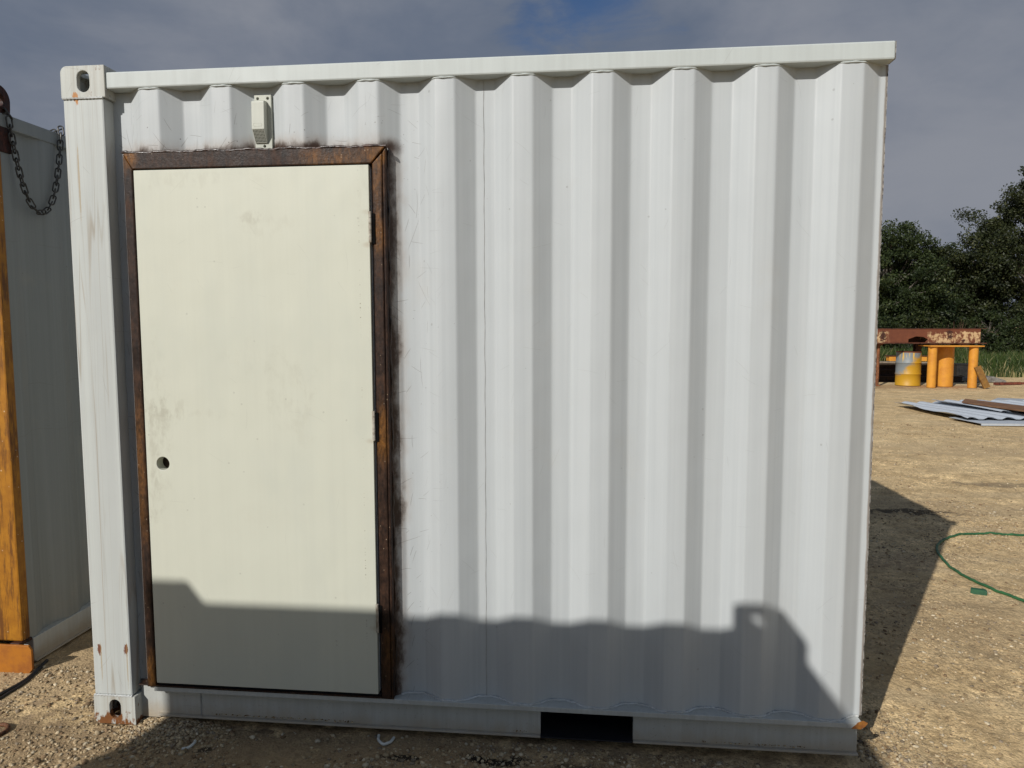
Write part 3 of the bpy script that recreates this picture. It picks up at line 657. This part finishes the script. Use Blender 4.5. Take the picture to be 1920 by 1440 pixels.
# ---------------------------------------------------------------- small things on the ground
def gz(x, y): return float(ground_h(x, y))
def smooth_path(pts, n):
    P_ = [Vector(p) for p in pts]; P_ = [P_[0]*2-P_[1]]+P_+[P_[-1]*2-P_[-2]]; out = []
    for i in range(1, len(P_)-2):
        for k in range(n):
            s_ = k/n; a, b_, c_, d_ = P_[i-1:i+3]
            out.append(.5*((2*b_)+(c_-a)*s_+(2*a-5*b_+4*c_-d_)*s_*s_+(3*b_-a-3*c_+d_)*s_**3))
    return out+[P_[-2]]
def ground_tube(name, pts, rad, m_, lift=0., seg=8, n=8):
    pth = smooth_path([(x, y, 0) for x, y in pts], n)
    mb = MB(); c0 = pth[0].copy()
    mb.tube([(p.x-c0.x, p.y-c0.y, gz(p.x, p.y)+rad*.85+lift) for p in pth], rad, seg)
    return mb.build(name, m_, smooth=60, loc=(c0.x, c0.y, 0))
tag(ground_tube('garden_hose', [(7.2, 3.0), (6.4, 3.12), (5.8, 3.13), (5.335, 3.107), (5.141, 3.104), (4.986, 3.095), (4.822, 3.044), (4.66, 2.917), (4.535, 2.743), (4.458, 2.533), (4.415, 2.267), (4.426, 2.033), (4.472, 1.866), (4.541, 1.723), (4.66, 1.5), (4.9, 1.2), (5.3, .9)], .0095,
                plain('green_rubber', (.035, .13, .05), (.02, .08, .035), .45, 20.), n=12), 'green garden hose bent into a loop on the dirt beside the container shadow', 'hose')
mb = MB(); mb.prism([(-.042, 0), (.042, 0), (.042, .026), (.03, .034), (-.042, .030)], [], -.018, .018)
tag(mb.build('green_block', plain('green_plastic', (.03, .11, .055), (.02, .075, .04), .6, 30.), bevel=.004, loc=(4.350, 1.835, gz(4.350, 1.835)-.002)), 'small green plastic block lying next to the green hose', 'block').rotation_euler.z = -.5
m_wh = plain('grey_white_plastic', (.62, .63, .58), (.5, .5, .46), .5, 30.)
tag(ground_tube('bent_tube_scrap', [(.444, -.117), (.459, -.113), (.472, -.102), (.477, -.087), (.471, -.071)], .0055, m_wh, .004), 'pale bent piece of tube lying on the gravel near the foot of the corner post', 'scrap')
o_ = ground_tube('curved_hook', [(1.184, .014), (1.190, -.012), (1.206, -.029), (1.224, -.034), (1.241, -.022), (1.247, .006)], .0055, m_wh, .004)
tag(o_, 'pale U-shaped hook on the dirt below the right door jamb', 'hook')
mb = MB(); mb.tube([(p[0], p[1], .0) for p in circle(0, 0, .048, 28)], .008, 8, closed=True)
tag(mb.build('rusty_ring', rust_metal('ring_rust', (.14, .06, .03), (.26, .12, .06), rough=(.6, .8)), smooth=60, loc=(-.365, -.095, gz(-.365, -.095)+.007)), 'rusty steel ring lying on gravel at the left edge', 'ring')
m_bk = plain('black_rubber', (.010, .010, .011), (.02, .02, .02), .4, 30.)
for k, (dx, dy) in enumerate(((0, 0), (.028, -.03))):
    tag(ground_tube('black_cable', [(-1.0+dx, -.45+dy*.5), (-.75+dx, -.12+dy), (-.60+dx, .09+dy), (-.556+dx*.5, .23+dy*.7), (-.560+dx*.3, .34+dy*.2), (-.60, .48)], .0085 if k == 0 else .006, m_bk, .0),
        'thicker black cable running under the orange foot plate' if k == 0 else 'thinner black cable on the side nearest the white container', 'cable', 'black cables at the left edge')

# ---------------------------------------------------------------- scrap steel yard in the right background
m_yel = plain('orange_yellow_paint', (.62, .28, .035), (.50, .20, .025), .5, 5., .4, .08)
ST = tag(empty('pipe_stand', (11.13, 16.45, 0)), 'orange-yellow stand of steel pipes under a flat plate, holding the rusty beam', 'stand')
for x in (10.645, 11.615):
    mb = MB(); mb.lathe([(.103, 0), (.103, 1.026)], 24, x-11.13, 16.18-16.45); mb.build('leg', m_yel, ST, smooth=40)
mb = MB(); mb.lathe([(.208, 0), (.208, 1.026)], 32, 11.15-11.13, .17); mb.build('centre_pipe', m_yel, ST, smooth=40)
mb = MB(); mb.box(10.52-11.13, 11.79-11.13, -.42, .42, 1.0265, 1.055); mb.build('top_plate', m_yel, ST, .004)
# drum
m_dm, t, b, P = mat('drum_paint')
n_ = noise(t, mapv(t, P, (1, 1, 1), (.4, 0, .2)), 4.2, 5., .6); s_ = N(t, 'ShaderNodeSeparateXYZ', {0: P})
k = mth(t, 'ADD', mth(t, 'MULTIPLY', s_.outputs[2], 1.5), mth(t, 'MULTIPLY', s_.outputs[0], -1.6)); k = mth(t, 'ADD', k, mth(t, 'MULTIPLY', mth(t, 'SUBTRACT', n_, .5), 1.1))
col = mixc(t, ss(t, k, .74, 1.06), mixc(t, n_, (.42, .22, .012), (.50, .28, .018)), mixc(t, n_, (.14, .17, .19), (.23, .25, .25)))
dr = ss(t, noise(t, mapv(t, P, (22, 22, 2.2)), 1., 3.), .54, .62)
up_ = ss(t, s_.outputs[2], .56, .80)
col = mixc(t, mth(t, 'MULTIPLY', dr, up_), col, (.62, .38, .06))
rim = mth(t, 'GREATER_THAN', mth(t, 'ADD', s_.outputs[2], mth(t, 'MULTIPLY', n_, .05)), .878); col = mixc(t, rim, col, (.18, .06, .025))
setp(t, b, col=col, rough=.5, spec=.4)
DR = tag(empty('steel_drum', (10.37, 16.85, 0)), 'yellow and grey steel drum standing beside the pipe stand', 'drum')
R_ = .297; prof = [(R_-.012, 0), (R_+.004, .004), (R_+.004, .014), (R_-.004, .022)]
for zc in (.30, .59): prof += [(R_-.004, zc-.022), (R_+.003, zc-.010), (R_+.009, zc), (R_+.003, zc+.010), (R_-.004, zc+.022)]
prof += [(R_-.004, .862), (R_+.005, .868), (R_+.005, .882), (R_-.008, .884), (R_-.010, .868)]
mb = MB(); mb.lathe(prof, 40); mb.build('drum_body', m_dm, DR, smooth=50)
mb = MB(); mb.lathe([(R_-.02, .866), (R_-.02, .870)], 32); mb.lathe([(.03, .870), (.03, .884)], 12, .19, .05); mb.build('drum_lid', m_dr, DR, smooth=40)
# rusty beam
m_bm, t, b, P = mat('flaking_beam_paint')
n_ = noise(t, mapv(t, P, (1, 1, 1.3)), 4.5, 7., .7); n2_ = noise(t, mapv(t, P, (7, 7, 4.)), 1.6, 7., .75); s_ = N(t, 'ShaderNodeSeparateXYZ', {0: P})
rust = mixc(t, n_, (.07, .020, .013), (.20, .065, .028))
reg = mth(t, 'MAXIMUM', ss(t, mth(t, 'ADD', s_.outputs[0], mth(t, 'MULTIPLY', n_, .06)), -.13, -.10), ss(t, s_.outputs[0], -1.02, -1.20, 0., 1.))
hz = ss(t, s_.outputs[2], .33, .25, 0., .16)
fl = ss(t, mth(t, 'ADD', mth(t, 'ADD', mth(t, 'MULTIPLY', n2_, .6), mth(t, 'MULTIPLY', n_, .4)), hz), .615, .70)
col = mixc(t, mth(t, 'MULTIPLY', reg, fl), rust, mixc(t, n2_, (.36, .19, .075), (.60, .46, .27)))
nn = noise(t, P, 30., 4.)
for (x, z, a, c_) in [(.38, .27, .07, .06), (.40, .15, .06, .06), (.72, .06, .05, .04), (-1.22, .17, .07, .14)]:
    col = mixc(t, spot(t, P, x, z, a, c_, nn), col, (.045, .016, .01))
setp(t, b, col=col, rough=.65, spec=.3, nrm=bump(t, n2_, .3, .01))
BMx, BMy, BMz = 10.75, 16.40, 1.112
BM = tag(empty('rusty_beam', (BMx, BMy, BMz)), 'long rusty box beam with flaking cream paint, lying across the stand', 'beam')
x0, x1 = 8.3-BMx, 11.87-BMx
arch = [(-.60, .012), (-.20, .012), (-.13, .09), (-.24, .150), (-.42, .165), (-.60, .095)]
mb = MB(); mb.prism([(x0, .003), (x1, .003), (x1, .352), (x0, .352)], [arch], 0, .018); mb.box(x0, x1, .018, .40, .340, .352); mb.box(x0, x1, .40, .418, .003, .352)
mb.build('beam_web', m_bm, BM, .003)
m_fl = rust_metal('beam_flange_rust', (.05, .018, .012), (.13, .05, .025), rough=(.5, .75))
mb = MB(); mb.box(x0, x1+.14, -.05, .46, -.022, .002); mb.box(x0, x1+.14, -.012, .44, .353, .367); mb.build('flange', m_fl, BM, .003)
# packing between plate and beam, two posts
m_gr = plain('grey_scrap', (.22, .21, .19), (.10, .09, .08), .8, 12.)
for k, (x, lab) in enumerate(((10.76, 'dark steel packer under the beam above the left stand leg'), (11.45, 'dark steel packer under the beam above the right stand leg'))):
    mb = MB(); mb.prism([(-.10, 0), (.10, 0), (.09, .0335), (-.085, .0335)], [], -.12, .30)
    tag(mb.build('packing_block', m_fl, bevel=.003, loc=(x, 16.5, 1.0555)), lab, 'packing block', 'packers between stand and beam')
mb = MB(); mb.box(-.07, .07, -.08, -.07, 0, .2045); mb.box(-.07, .07, .07, .08, 0, .2045); mb.box(-.006, .006, -.07, .07, 0, .2045); mb.box(-.075, .075, -.085, .085, 0, .008)
tag(mb.build('steel_stub', m_fl, loc=(10.53, 16.76, .885)), 'short dark rusty beam offcut standing on the drum, under the beam', 'steel offcut')
mb = MB(); mb.box(-.06, .06, -.06, .06, 0, .02); mb.tube([(0, 0, .02), (0, 0, 1.05)], .04, 12); mb.box(-.08, .08, -.08, .08, 1.05, 1.088)
tag(mb.build('support_post', rust_metal('post_rust', (.16, .06, .025), (.30, .12, .05), rough=(.6, .8)), loc=(9.49, 16.55, 0), smooth=40), 'thin rusty pipe post holding the beam close to the container edge', 'post')
# leaning channel
m_lp = plain('ochre_rust', (.24, .12, .022), (.13, .06, .015), .6, 10.)
pl_ = tag(empty('leaning_channel', (11.86, 15.95, 0)), 'ochre rusty steel channel leaning against the right leg of the stand', 'channel')
mb = MB(); mb.box(-.075, .075, -.006, .006, 0, .57); mb.box(-.075, -.066, .006, .05, 0, .57); mb.box(.066, .075, .006, .05, 0, .57)
o_ = mb.build('channel_web', m_lp, pl_, .002); o_.rotation_euler = (math.radians(-8), math.radians(-22), 0); o_.location = (.0, .0, .02)
# stacked beams beyond the drum
m_tb = rust_metal('blackened_steel', (.030, .020, .016), (.075, .045, .03), rough=(.5, .8))
m_tb2 = plain('weathered_timber', (.30, .25, .19), (.18, .14, .10), .9, 9.)
def ibeam(name, x0, x1, y, z, h, w_, m_, lab, rz=0.):
    o = MB(); hl = (x1-x0)/2
    o.box(-hl, hl, -w_/2, w_/2, 0, .02); o.box(-hl, hl, -w_/2, w_/2, h-.02, h); o.box(-hl, hl, -.012, .012, .02, h-.02)
    return tag(o.build(name, m_, bevel=.003, loc=((x0+x1)/2, y, z)), lab, 'beam', 'steel beams stacked beyond the drum')
ibeam('steel_beam', 9.0, 12.3, 18.00, 0., .16, .26, m_tb, 'lowest dark steel beam of the stack beyond the drum, nearest the viewer').rotation_euler.z = .02
ibeam('steel_beam', 9.2, 12.0, 18.45, 0., .17, .26, m_tb, 'lowest dark steel beam of the stack beyond the drum, on its far side')
ibeam('steel_beam', 8.9, 11.8, 18.15, .172, .15, .24, m_tb, 'dark steel beam in the middle of the stack beyond the drum').rotation_euler.z = -.02
ibeam('steel_beam', 9.1, 11.5, 18.25, .324, .13, .22, m_tb, 'topmost dark steel beam of the stack beyond the drum')
mb = MB(); mb.prism([(-1.5, 0), (1.5, 0), (1.5, .07), (.2, .085), (-1.5, .065)], [], -.15, .15)
tag(mb.build('weathered_plank', m_tb2, bevel=.004, loc=(10.1, 18.28, .455)), 'pale weathered plank lying on top of the dark beam stack', 'plank')
# trestle behind drum
TR = tag(empty('yellow_trestle', (11.93, 20.6, 0)), 'orange trestle beam showing on both sides of the drum, beyond the beam stack', 'trestle')
mb = MB(); mb.box(-.56, .55, -.12, .12, .44, .585); mb.build('trestle_beam', m_yel, TR, .004)
mb = MB(); mb.box(-.60, .58, -.14, .14, .585, .61); mb.build('top_plate', m_fl, TR, .003)
for x in (-.22, .12):
    mb = MB(); mb.box(x-.04, x+.04, -.06, .06, 0, .44); mb.build('leg', m_fl, TR)
# dark box and odd scrap beyond the stand
mb = MB(); mb.box(-.26, .26, -.2, .2, 0, .40); mb.box(-.28, .28, -.22, .22, .40, .43); mb.box(-.2, -.12, -.23, -.2, .1, .3)
tag(mb.build('black_box', plain('black_paint', (.012, .012, .012), (.022, .02, .018), .6, 10.), bevel=.01, loc=(13.0, 19.4, 0)), 'black box standing in the scrap beyond the stand, between its legs', 'box')
mb = MB(); mb.prism([(-.45, 0), (.45, 0), (.40, .06), (.1, .16), (-.2, .12), (-.42, .10)], [], -.3, .3)
tag(mb.build('grey_slab', m_gr, bevel=.01, loc=(12.95, 18.2, 0)), 'grey broken slab on the ground beyond the right stand leg', 'slab')
mb = MB(); mb.box(-.42, .42, -.05, .05, 0, .012); mb.box(-.42, .42, -.05, -.04, .012, .06); mb.box(-.42, .42, .04, .05, .012, .06)
o_ = tag(mb.build('red_channel', rust_metal('red_rust', (.14, .035, .022), (.24, .07, .04), rough=(.6, .8)), loc=(13.02, 17.15, .005)), 'short red-rusted channel lying on the dirt right of the leaning channel', 'channel'); o_.rotation_euler.z = .28
# sheets on the ground
m_sh = white_paint('white_sheet_paint', base=(.46, .50, .54), base2=(.40, .43, .47), dirt=.6)
ed = Vector((.245, -.97)).normalized(); ex = Vector((-ed.y, ed.x))     # ridge direction, across direction
def sheet(name, left0, left1, width, z, lab, amp=.036, seed=0, curl=.02):
    """corrugated sheet; near-left corner left0, far-left corner left1"""
    p0, p1 = Vector(left0), Vector(left1); nl_, nw = 26, int(width/.02); V = []; c = p0
    for j in range(nl_+1):
        s_ = j/nl_; base = p0.lerp(p1, s_)
        for i in range(nw+1):
            q = base + Vector((1, .03))*(width*i/nw); a = (q-p0).dot(ex)
            tt = abs((a/.2815+.25) % 1-.5); kk = min(max((tt-.13)/(.374-.13), 0), 1)
            jag = (.006*math.sin(j*9.3+seed) if i == 0 else 0)
            V.append((q.x-c.x+jag, q.y-c.y, amp*(1-kk)+curl*math.sin(s_*2.1+i*.01+seed)**2+.012*(s_)))
    n = len(V); V2 = [(v[0], v[1], v[2]+.003) for v in V]; F2 = []; w_ = nw+1
    for j in range(nl_):
        for i in range(nw):
            a = j*w_+i; F2 += [(a, a+w_, a+w_+1, a+1), (n+a, n+a+1, n+a+w_+1, n+a+w_)]
    for i in range(nw): F2 += [(i, i+1, n+i+1, n+i), (nl_*w_+i, n+nl_*w_+i, n+nl_*w_+i+1, nl_*w_+i+1)]
    for j in range(nl_): F2 += [(j*w_, n+j*w_, n+(j+1)*w_, (j+1)*w_), (j*w_+nw, (j+1)*w_+nw, n+(j+1)*w_+nw, n+j*w_+nw)]
    mb = MB(); mb.add(V, F2); mb2 = MB(); mb2.add(V, F2)
    mb.v = V+V2; mb.f = F2
    return tag(mb.build(name, m_sh, smooth=30, loc=(c.x, c.y, z)), lab, 'metal sheet', 'white metal sheets piled on the dirt')
mb = MB(); mb.prism([(0, 0), (3.2, .1), (3.1, .9), (-.12, .75)], [], 0, .006, 'xy'); mb.prism([(0.005, .005), (3.19, .105), (3.19, .12), (0.005, .02)], [], -.03, 0, 'xy')
tag(mb.build('flat_sheet', m_sh, loc=(8.20, 9.20, .034)), 'flat white sheet at the bottom of the pile, nearest the viewer', 'metal sheet', 'white metal sheets piled on the dirt')
sheet('corrugated_sheet', (8.15, 9.52), (8.00, 11.86), 3.1, .046, 'white corrugated sheet with a wavy cut end, lying on the flat sheet', seed=1)
sheet('corrugated_sheet', (8.98, 10.1), (8.62, 11.75), 2.6, .10, 'white corrugated sheet directly beneath the rusty plate', seed=4, curl=.01)
mb = MB(); mb.prism([(0, 0), (.62, -2.55), (1.30, -2.35), (.34, .56)], [], 0, .022, 'xy')
tag(mb.build('rusty_plate', plain('brown_rust_plate', (.20, .105, .05), (.13, .06, .03), .75, 5.), bevel=.002, loc=(8.82, 11.05, .165)), 'flat brown rusty plate lying on top of the white sheets', 'plate')
mb = MB(); mb.prism([(0, 0), (1.4, -.6), (1.5, -.1), (.3, .4)], [], 0, .02, 'xy')
tag(mb.build('grey_sheet', plain('dull_grey_sheet', (.40, .43, .46), (.32, .34, .37), .5), loc=(10.2, 12.6, .05)), 'small dull grey sheet beyond the rusty plate', 'metal sheet')

# ---------------------------------------------------------------- vegetation
def leaf_mat(name, a, b_, c_):
    m, t, bs, P = mat(name)
    va = N(t, 'ShaderNodeVertexColor', layer_name='tone').outputs[0]; sp = N(t, 'ShaderNodeSeparateColor', {0: va})
    col = mixc(t, ss(t, sp.outputs[1], .75, 1.), mixc(t, sp.outputs[0], a, b_), c_)
    setp(t, bs, col=col, rough=.55, spec=.3)
    tr = N(t, 'ShaderNodeBsdfTranslucent', {'Color': col}); mx = N(t, 'ShaderNodeMixShader', {0: .18, 1: bs.outputs[0], 2: tr.outputs[0]})
    t.links.new(mx.outputs[0], t.nodes['Material Output'].inputs[0]); return m
M_leafA = leaf_mat('dark_oak_leaf', (.010, .016, .006), (.040, .048, .014), (.085, .088, .032))
M_leafB = leaf_mat('green_leaf', (.011, .020, .007), (.038, .054, .015), (.085, .10, .032))
M_grass = leaf_mat('grass_blade', (.020, .038, .008), (.066, .098, .022), (.34, .29, .14))
M_bark = plain('grey_bark', (.17, .15, .125), (.07, .06, .05), .9, 12., .2, .4)
M_twig = plain('dry_twig', (.13, .075, .045), (.07, .04, .025), .9, 12.)
def leaf_cloud(centres, radii, per, size, jitter=.35):
    n = int(per*len(centres)); ci = RNG.integers(0, len(centres), n)
    d = RNG.normal(0, 1, (n, 3)); d /= np.linalg.norm(d, axis=1)[:, None]
    p = centres[ci] + d*(radii[ci]*RNG.uniform(0, 1, n)**.55)[:, None]*np.array([1, 1, .72])
    a = RNG.normal(0, 1, (n, 3)); a /= np.linalg.norm(a, axis=1)[:, None]
    nr_ = RNG.normal(0, 1, (n, 3)); bb = np.cross(a, nr_); bb /= np.linalg.norm(bb, axis=1)[:, None]
    s = size*RNG.uniform(.6, 1.35, n)
    V = np.stack([p-a*s[:, None], p+bb*(s*.45)[:, None], p+a*s[:, None], p-bb*(s*.45)[:, None]], 1)
    tone = np.clip(RNG.normal(.5, .22, n)+RNG.normal(0, .2, len(centres))[ci], 0, 1); t2 = RNG.uniform(0, 1, n)*(.8+.25*RNG.uniform(0, 1, len(centres))[ci])
    C = np.repeat(np.stack([tone, t2, tone], 1), 4, 0)
    return V.reshape(-1, 3), np.arange(n*4).reshape(-1, 4), C
def tree(name, x, y, height, crown, nclump, per, lsize, clr, lm, lab, cat, grp, trunk_r=.16, bark=M_bark, shell=.55, fork=.3):
    """crown: list of (dx,dy,z,rx,ry,rz) ellipsoids"""
    root = tag(empty(name, (x, y, 0)), lab, cat, grp); cs_ = []
    vol = np.array([c[3]*c[4]*c[5] for c in crown])**.67; vol /= vol.sum()
    for c, fr_ in zip(crown, vol):
        k = max(4, int(nclump*fr_)); d = RNG.normal(0, 1, (k, 3)); d /= np.linalg.norm(d, axis=1)[:, None]
        rad = shell+(1-shell)*RNG.uniform(0, 1, k); rad *= RNG.uniform(.84, 1.04, k)
        cs_.append(np.array(c[:3])+d*rad[:, None]*np.array(c[3:]))
    cs_ = np.concatenate(cs_); cs_ = cs_[cs_[:, 2] > .15]
    rad = clr*RNG.uniform(.6, 1.35, len(cs_))
    V, F2, C = leaf_cloud(cs_, rad, per, lsize); V[:, 2] = np.maximum(V[:, 2], .02)
    raw_mesh('crown', V, F2, lm, root, C)
    mb = MB(); top = max(c[2] for c in crown); zf = height*fork
    pts = [(0, 0, -.05)]; 
    for i in range(1, 7): pts.append((math.sin(i*1.3+x)*.06*i*.5, math.cos(i*1.7+x)*.05*i*.5, top*i/6))
    mb.tube(pts, [trunk_r*(1-.78*i/6) for i in range(7)], 8)
    for i in RNG.permutation(len(cs_))[:min(len(cs_), 46)]:
        c = cs_[i]; s0 = np.interp(max(min(c[2]*.62, top*.9), zf*.5), [0, top], [0, 6]); j = min(int(s0), 5); fr2 = s0-j
        st_ = np.array(pts[j])*(1-fr2)+np.array(pts[j+1])*fr2; mid = (st_+c)/2+RNG.normal(0, .12, 3)+np.array([0, 0, .12])
        mb.tube([st_, (st_+mid)/2+RNG.normal(0, .04, 3), mid, (mid+c)/2+RNG.normal(0, .06, 3), c], [trunk_r*.34, trunk_r*.27, trunk_r*.2, trunk_r*.12, .008], 5)
    mb.build('trunk', bark, root, smooth=60)
    return root
G_ = 'trees behind the scrap yard'
tree('oak_tree', 20.4, 28.6, 8.6, [(0, 0, 5.2, 3.1, 2.6, 2.6), (-2.2, -.4, 4.4, 1.9, 1.7, 1.6), (1.8, .3, 6.4, 2.2, 2., 2.), (-.6, 0, 2.6, 2.6, 2., 1.7), (-.2, -.3, 6.7, 1.6, 1.5, 1.4)], 520, 165, .058, .46, M_leafA,
     'tallest dark tree, with a wide open crown, at the right edge', 'tree', G_,   .26, shell=.4)
tree('bushy_tree', 14.0, 27.6, 5.8, [(0, 0, 3.7, 2.2, 1.8, 2.1), (.6, 0, 4.6, 1.3, 1.2, 1.0), (1.0, -.2, 2.4, 1.8, 1.6, 1.7), (-.4, 0, 1.8, 1.9, 1.6, 1.6)], 360, 200, .055, .40, M_leafB,
     'bushy green tree showing just beside the container edge', 'tree', G_, .18, shell=.45)
tree('bushy_tree', 17.0, 29.6, 4.9, [(0, 0, 3.4, 1.7, 1.5, 1.5), (-.6, 0, 2.0, 1.9, 1.5, 1.6), (1.1, 0, 2.4, 1.8, 1.5, 1.6)], 300, 190, .055, .40, M_leafA,
     'lower bushy tree in the dip between the two taller trees', 'tree', G_, .16, shell=.45)
for k, (x, y, h_) in enumerate([(11.0, 30.5, 5.0), (16.0, 33.5, 4.6), (19.5, 34.5, 5.2), (23.6, 32.0, 6.5), (24.8, 29.0, 5.6), (27.5, 33.0, 6.5)]):
    tree('bushy_tree', x, y, h_, [(0, 0, h_*.6, 2.2, 1.9, h_*.4), (.3, 0, h_*.33, 2.5, 2., h_*.33)], 190, 190, .075, .55, M_leafA if k % 2 else M_leafB,
         ['bushy tree farther left, hidden by the container', 'small tree in the back row, behind the dip between the taller trees', 'small tree in the back row, behind the tallest tree', 'tree beyond the right edge, next to the tallest tree', 'tree beyond the right edge, in front of its row', 'rearmost tree beyond the right edge'][k], 'tree', G_, .16)
bush_lab = ['dark bush over the left end of the rusty beam', 'dark bush above the beam hole', 'dark bush behind the stand', 'dark bush behind the leaning channel', 'dark bush under the tallest tree, left of its trunk', 'dark bush under the tallest tree, at the right edge', 'dark bush outside the right edge']
for k, (x, y, h_, rx) in enumerate([(12.6, 26.2, 2.3, 1.5), (14.4, 26.6, 2.1, 1.4), (16.2, 27.0, 2.0, 1.4), (17.8, 27.2, 2.2, 1.4), (19.3, 27.0, 2.0, 1.4), (21.0, 26.8, 2.2, 1.5), (23.2, 26.8, 2.4, 1.6)]):
    tree('bush', x, y, h_, [(0, 0, h_*.5, rx, 1., h_*.46), (.4, 0, h_*.3, rx, 1.1, h_*.3)], 90, 130, .05, .34, M_leafA if k % 3 else M_leafB, bush_lab[k], 'bush', 'bushes under the trees', .06)
# bare twiggy shrub
root = tag(empty('dead_shrub', (16.0, 25.9, 0)), 'bare brown twiggy shrub rising behind the rusty beam', 'shrub')
mb = MB()
for i in range(70):
    a = RNG.uniform(0, 6.28); l_ = RNG.uniform(.8, 2.0); b0 = np.array([RNG.normal(0, .12), RNG.normal(0, .1), 0]); d_ = np.array([math.cos(a)*RNG.uniform(.1, .55), math.sin(a)*.3, 1.])*l_
    p_ = [b0+d_*s_+np.array([0, 0, -.15*l_*s_*s_])+RNG.normal(0, .03, 3)*s_ for s_ in (0, .3, .6, 1.)]; p_[0][2] = -.02
    mb.tube(p_, [.016, .011, .007, .003], 4)
mb.build('twigs', M_twig, root)
# grass
def blades(n, x0, x1, y0, y1, hmin, hmax, edge=None, dry=0., hvar=1.):
    x = RNG.uniform(x0, x1, n); y = RNG.uniform(y0, y1, n)
    if edge: k = edge(x, y); x, y = x[k], y[k]
    n = len(x); cl = vn(x*1.1, y*1.1, 31)*.6+vn(x*3.5, y*3.5, 32)*.4
    h_ = (hmin+(hmax-hmin)*cl)*RNG.uniform(.55, 1.15, n); a = RNG.uniform(0, 6.283, n); le = RNG.uniform(.05, .55, n)*h_
    wv = RNG.uniform(.010, .022, n); ux, uy = np.cos(a), np.sin(a); a2 = RNG.uniform(0, 6.283, n); wx, wy = np.cos(a2)*wv, np.sin(a2)*wv
    z0 = np.zeros(n)-.01; V = np.zeros((n, 5, 3))
    V[:, 0] = np.stack([x-wx, y-wy, z0], 1); V[:, 1] = np.stack([x+wx, y+wy, z0], 1)
    mx_, my_ = x+ux*le*.35, y+uy*le*.35
    V[:, 2] = np.stack([mx_+wx*.8, my_+wy*.8, h_*.6], 1); V[:, 3] = np.stack([mx_-wx*.8, my_-wy*.8, h_*.6], 1)
    V[:, 4] = np.stack([x+ux*le, y+uy*le, h_], 1)
    o = np.arange(n)[:, None]*5
    F3 = np.concatenate([o+np.array([0, 1, 2]), o+np.array([0, 2, 3]), o+np.array([3, 2, 4])], 0)
    t1 = np.clip(cl*.8+RNG.normal(.1, .2, n), 0, 1); t2 = np.where(RNG.uniform(0, 1, n) < dry*(1.4-cl), RNG.uniform(.9, 1, n), RNG.uniform(0, .75, n))
    return V.reshape(-1, 3), F3, np.repeat(np.stack([t1, t2, t1], 1), 5, 0)
def edge(x, y): return y > 20.2+.9*vn(x*.9, x*0+3, 41)+.5*vn(x*3, x*0, 42)-.28*(x-12.5).clip(0, 6)+np.where(x < 12.6, 3.4, 0)
parts_ = [blades(52000, 10.5, 25, 18.5, 27.5, .15, .48, edge, .18), blades(14000, 13.0, 20, 18.6, 21.5, .08, .34, edge, .65), blades(16000, 9.5, 16.5, 23.4, 25.8, .35, .85, None, .12), blades(9000, 14.6, 21, 21, 26, .35, .75, edge, .1)]
V = np.concatenate([p[0] for p in parts_]); off = np.cumsum([0]+[len(p[0]) for p in parts_]); F3 = np.concatenate([p[1]+off[i] for i, p in enumerate(parts_)]); Cc = np.concatenate([p[2] for p in parts_])
tag(raw_mesh('grass', V, F3, M_grass, colors=Cc), kind='stuff')
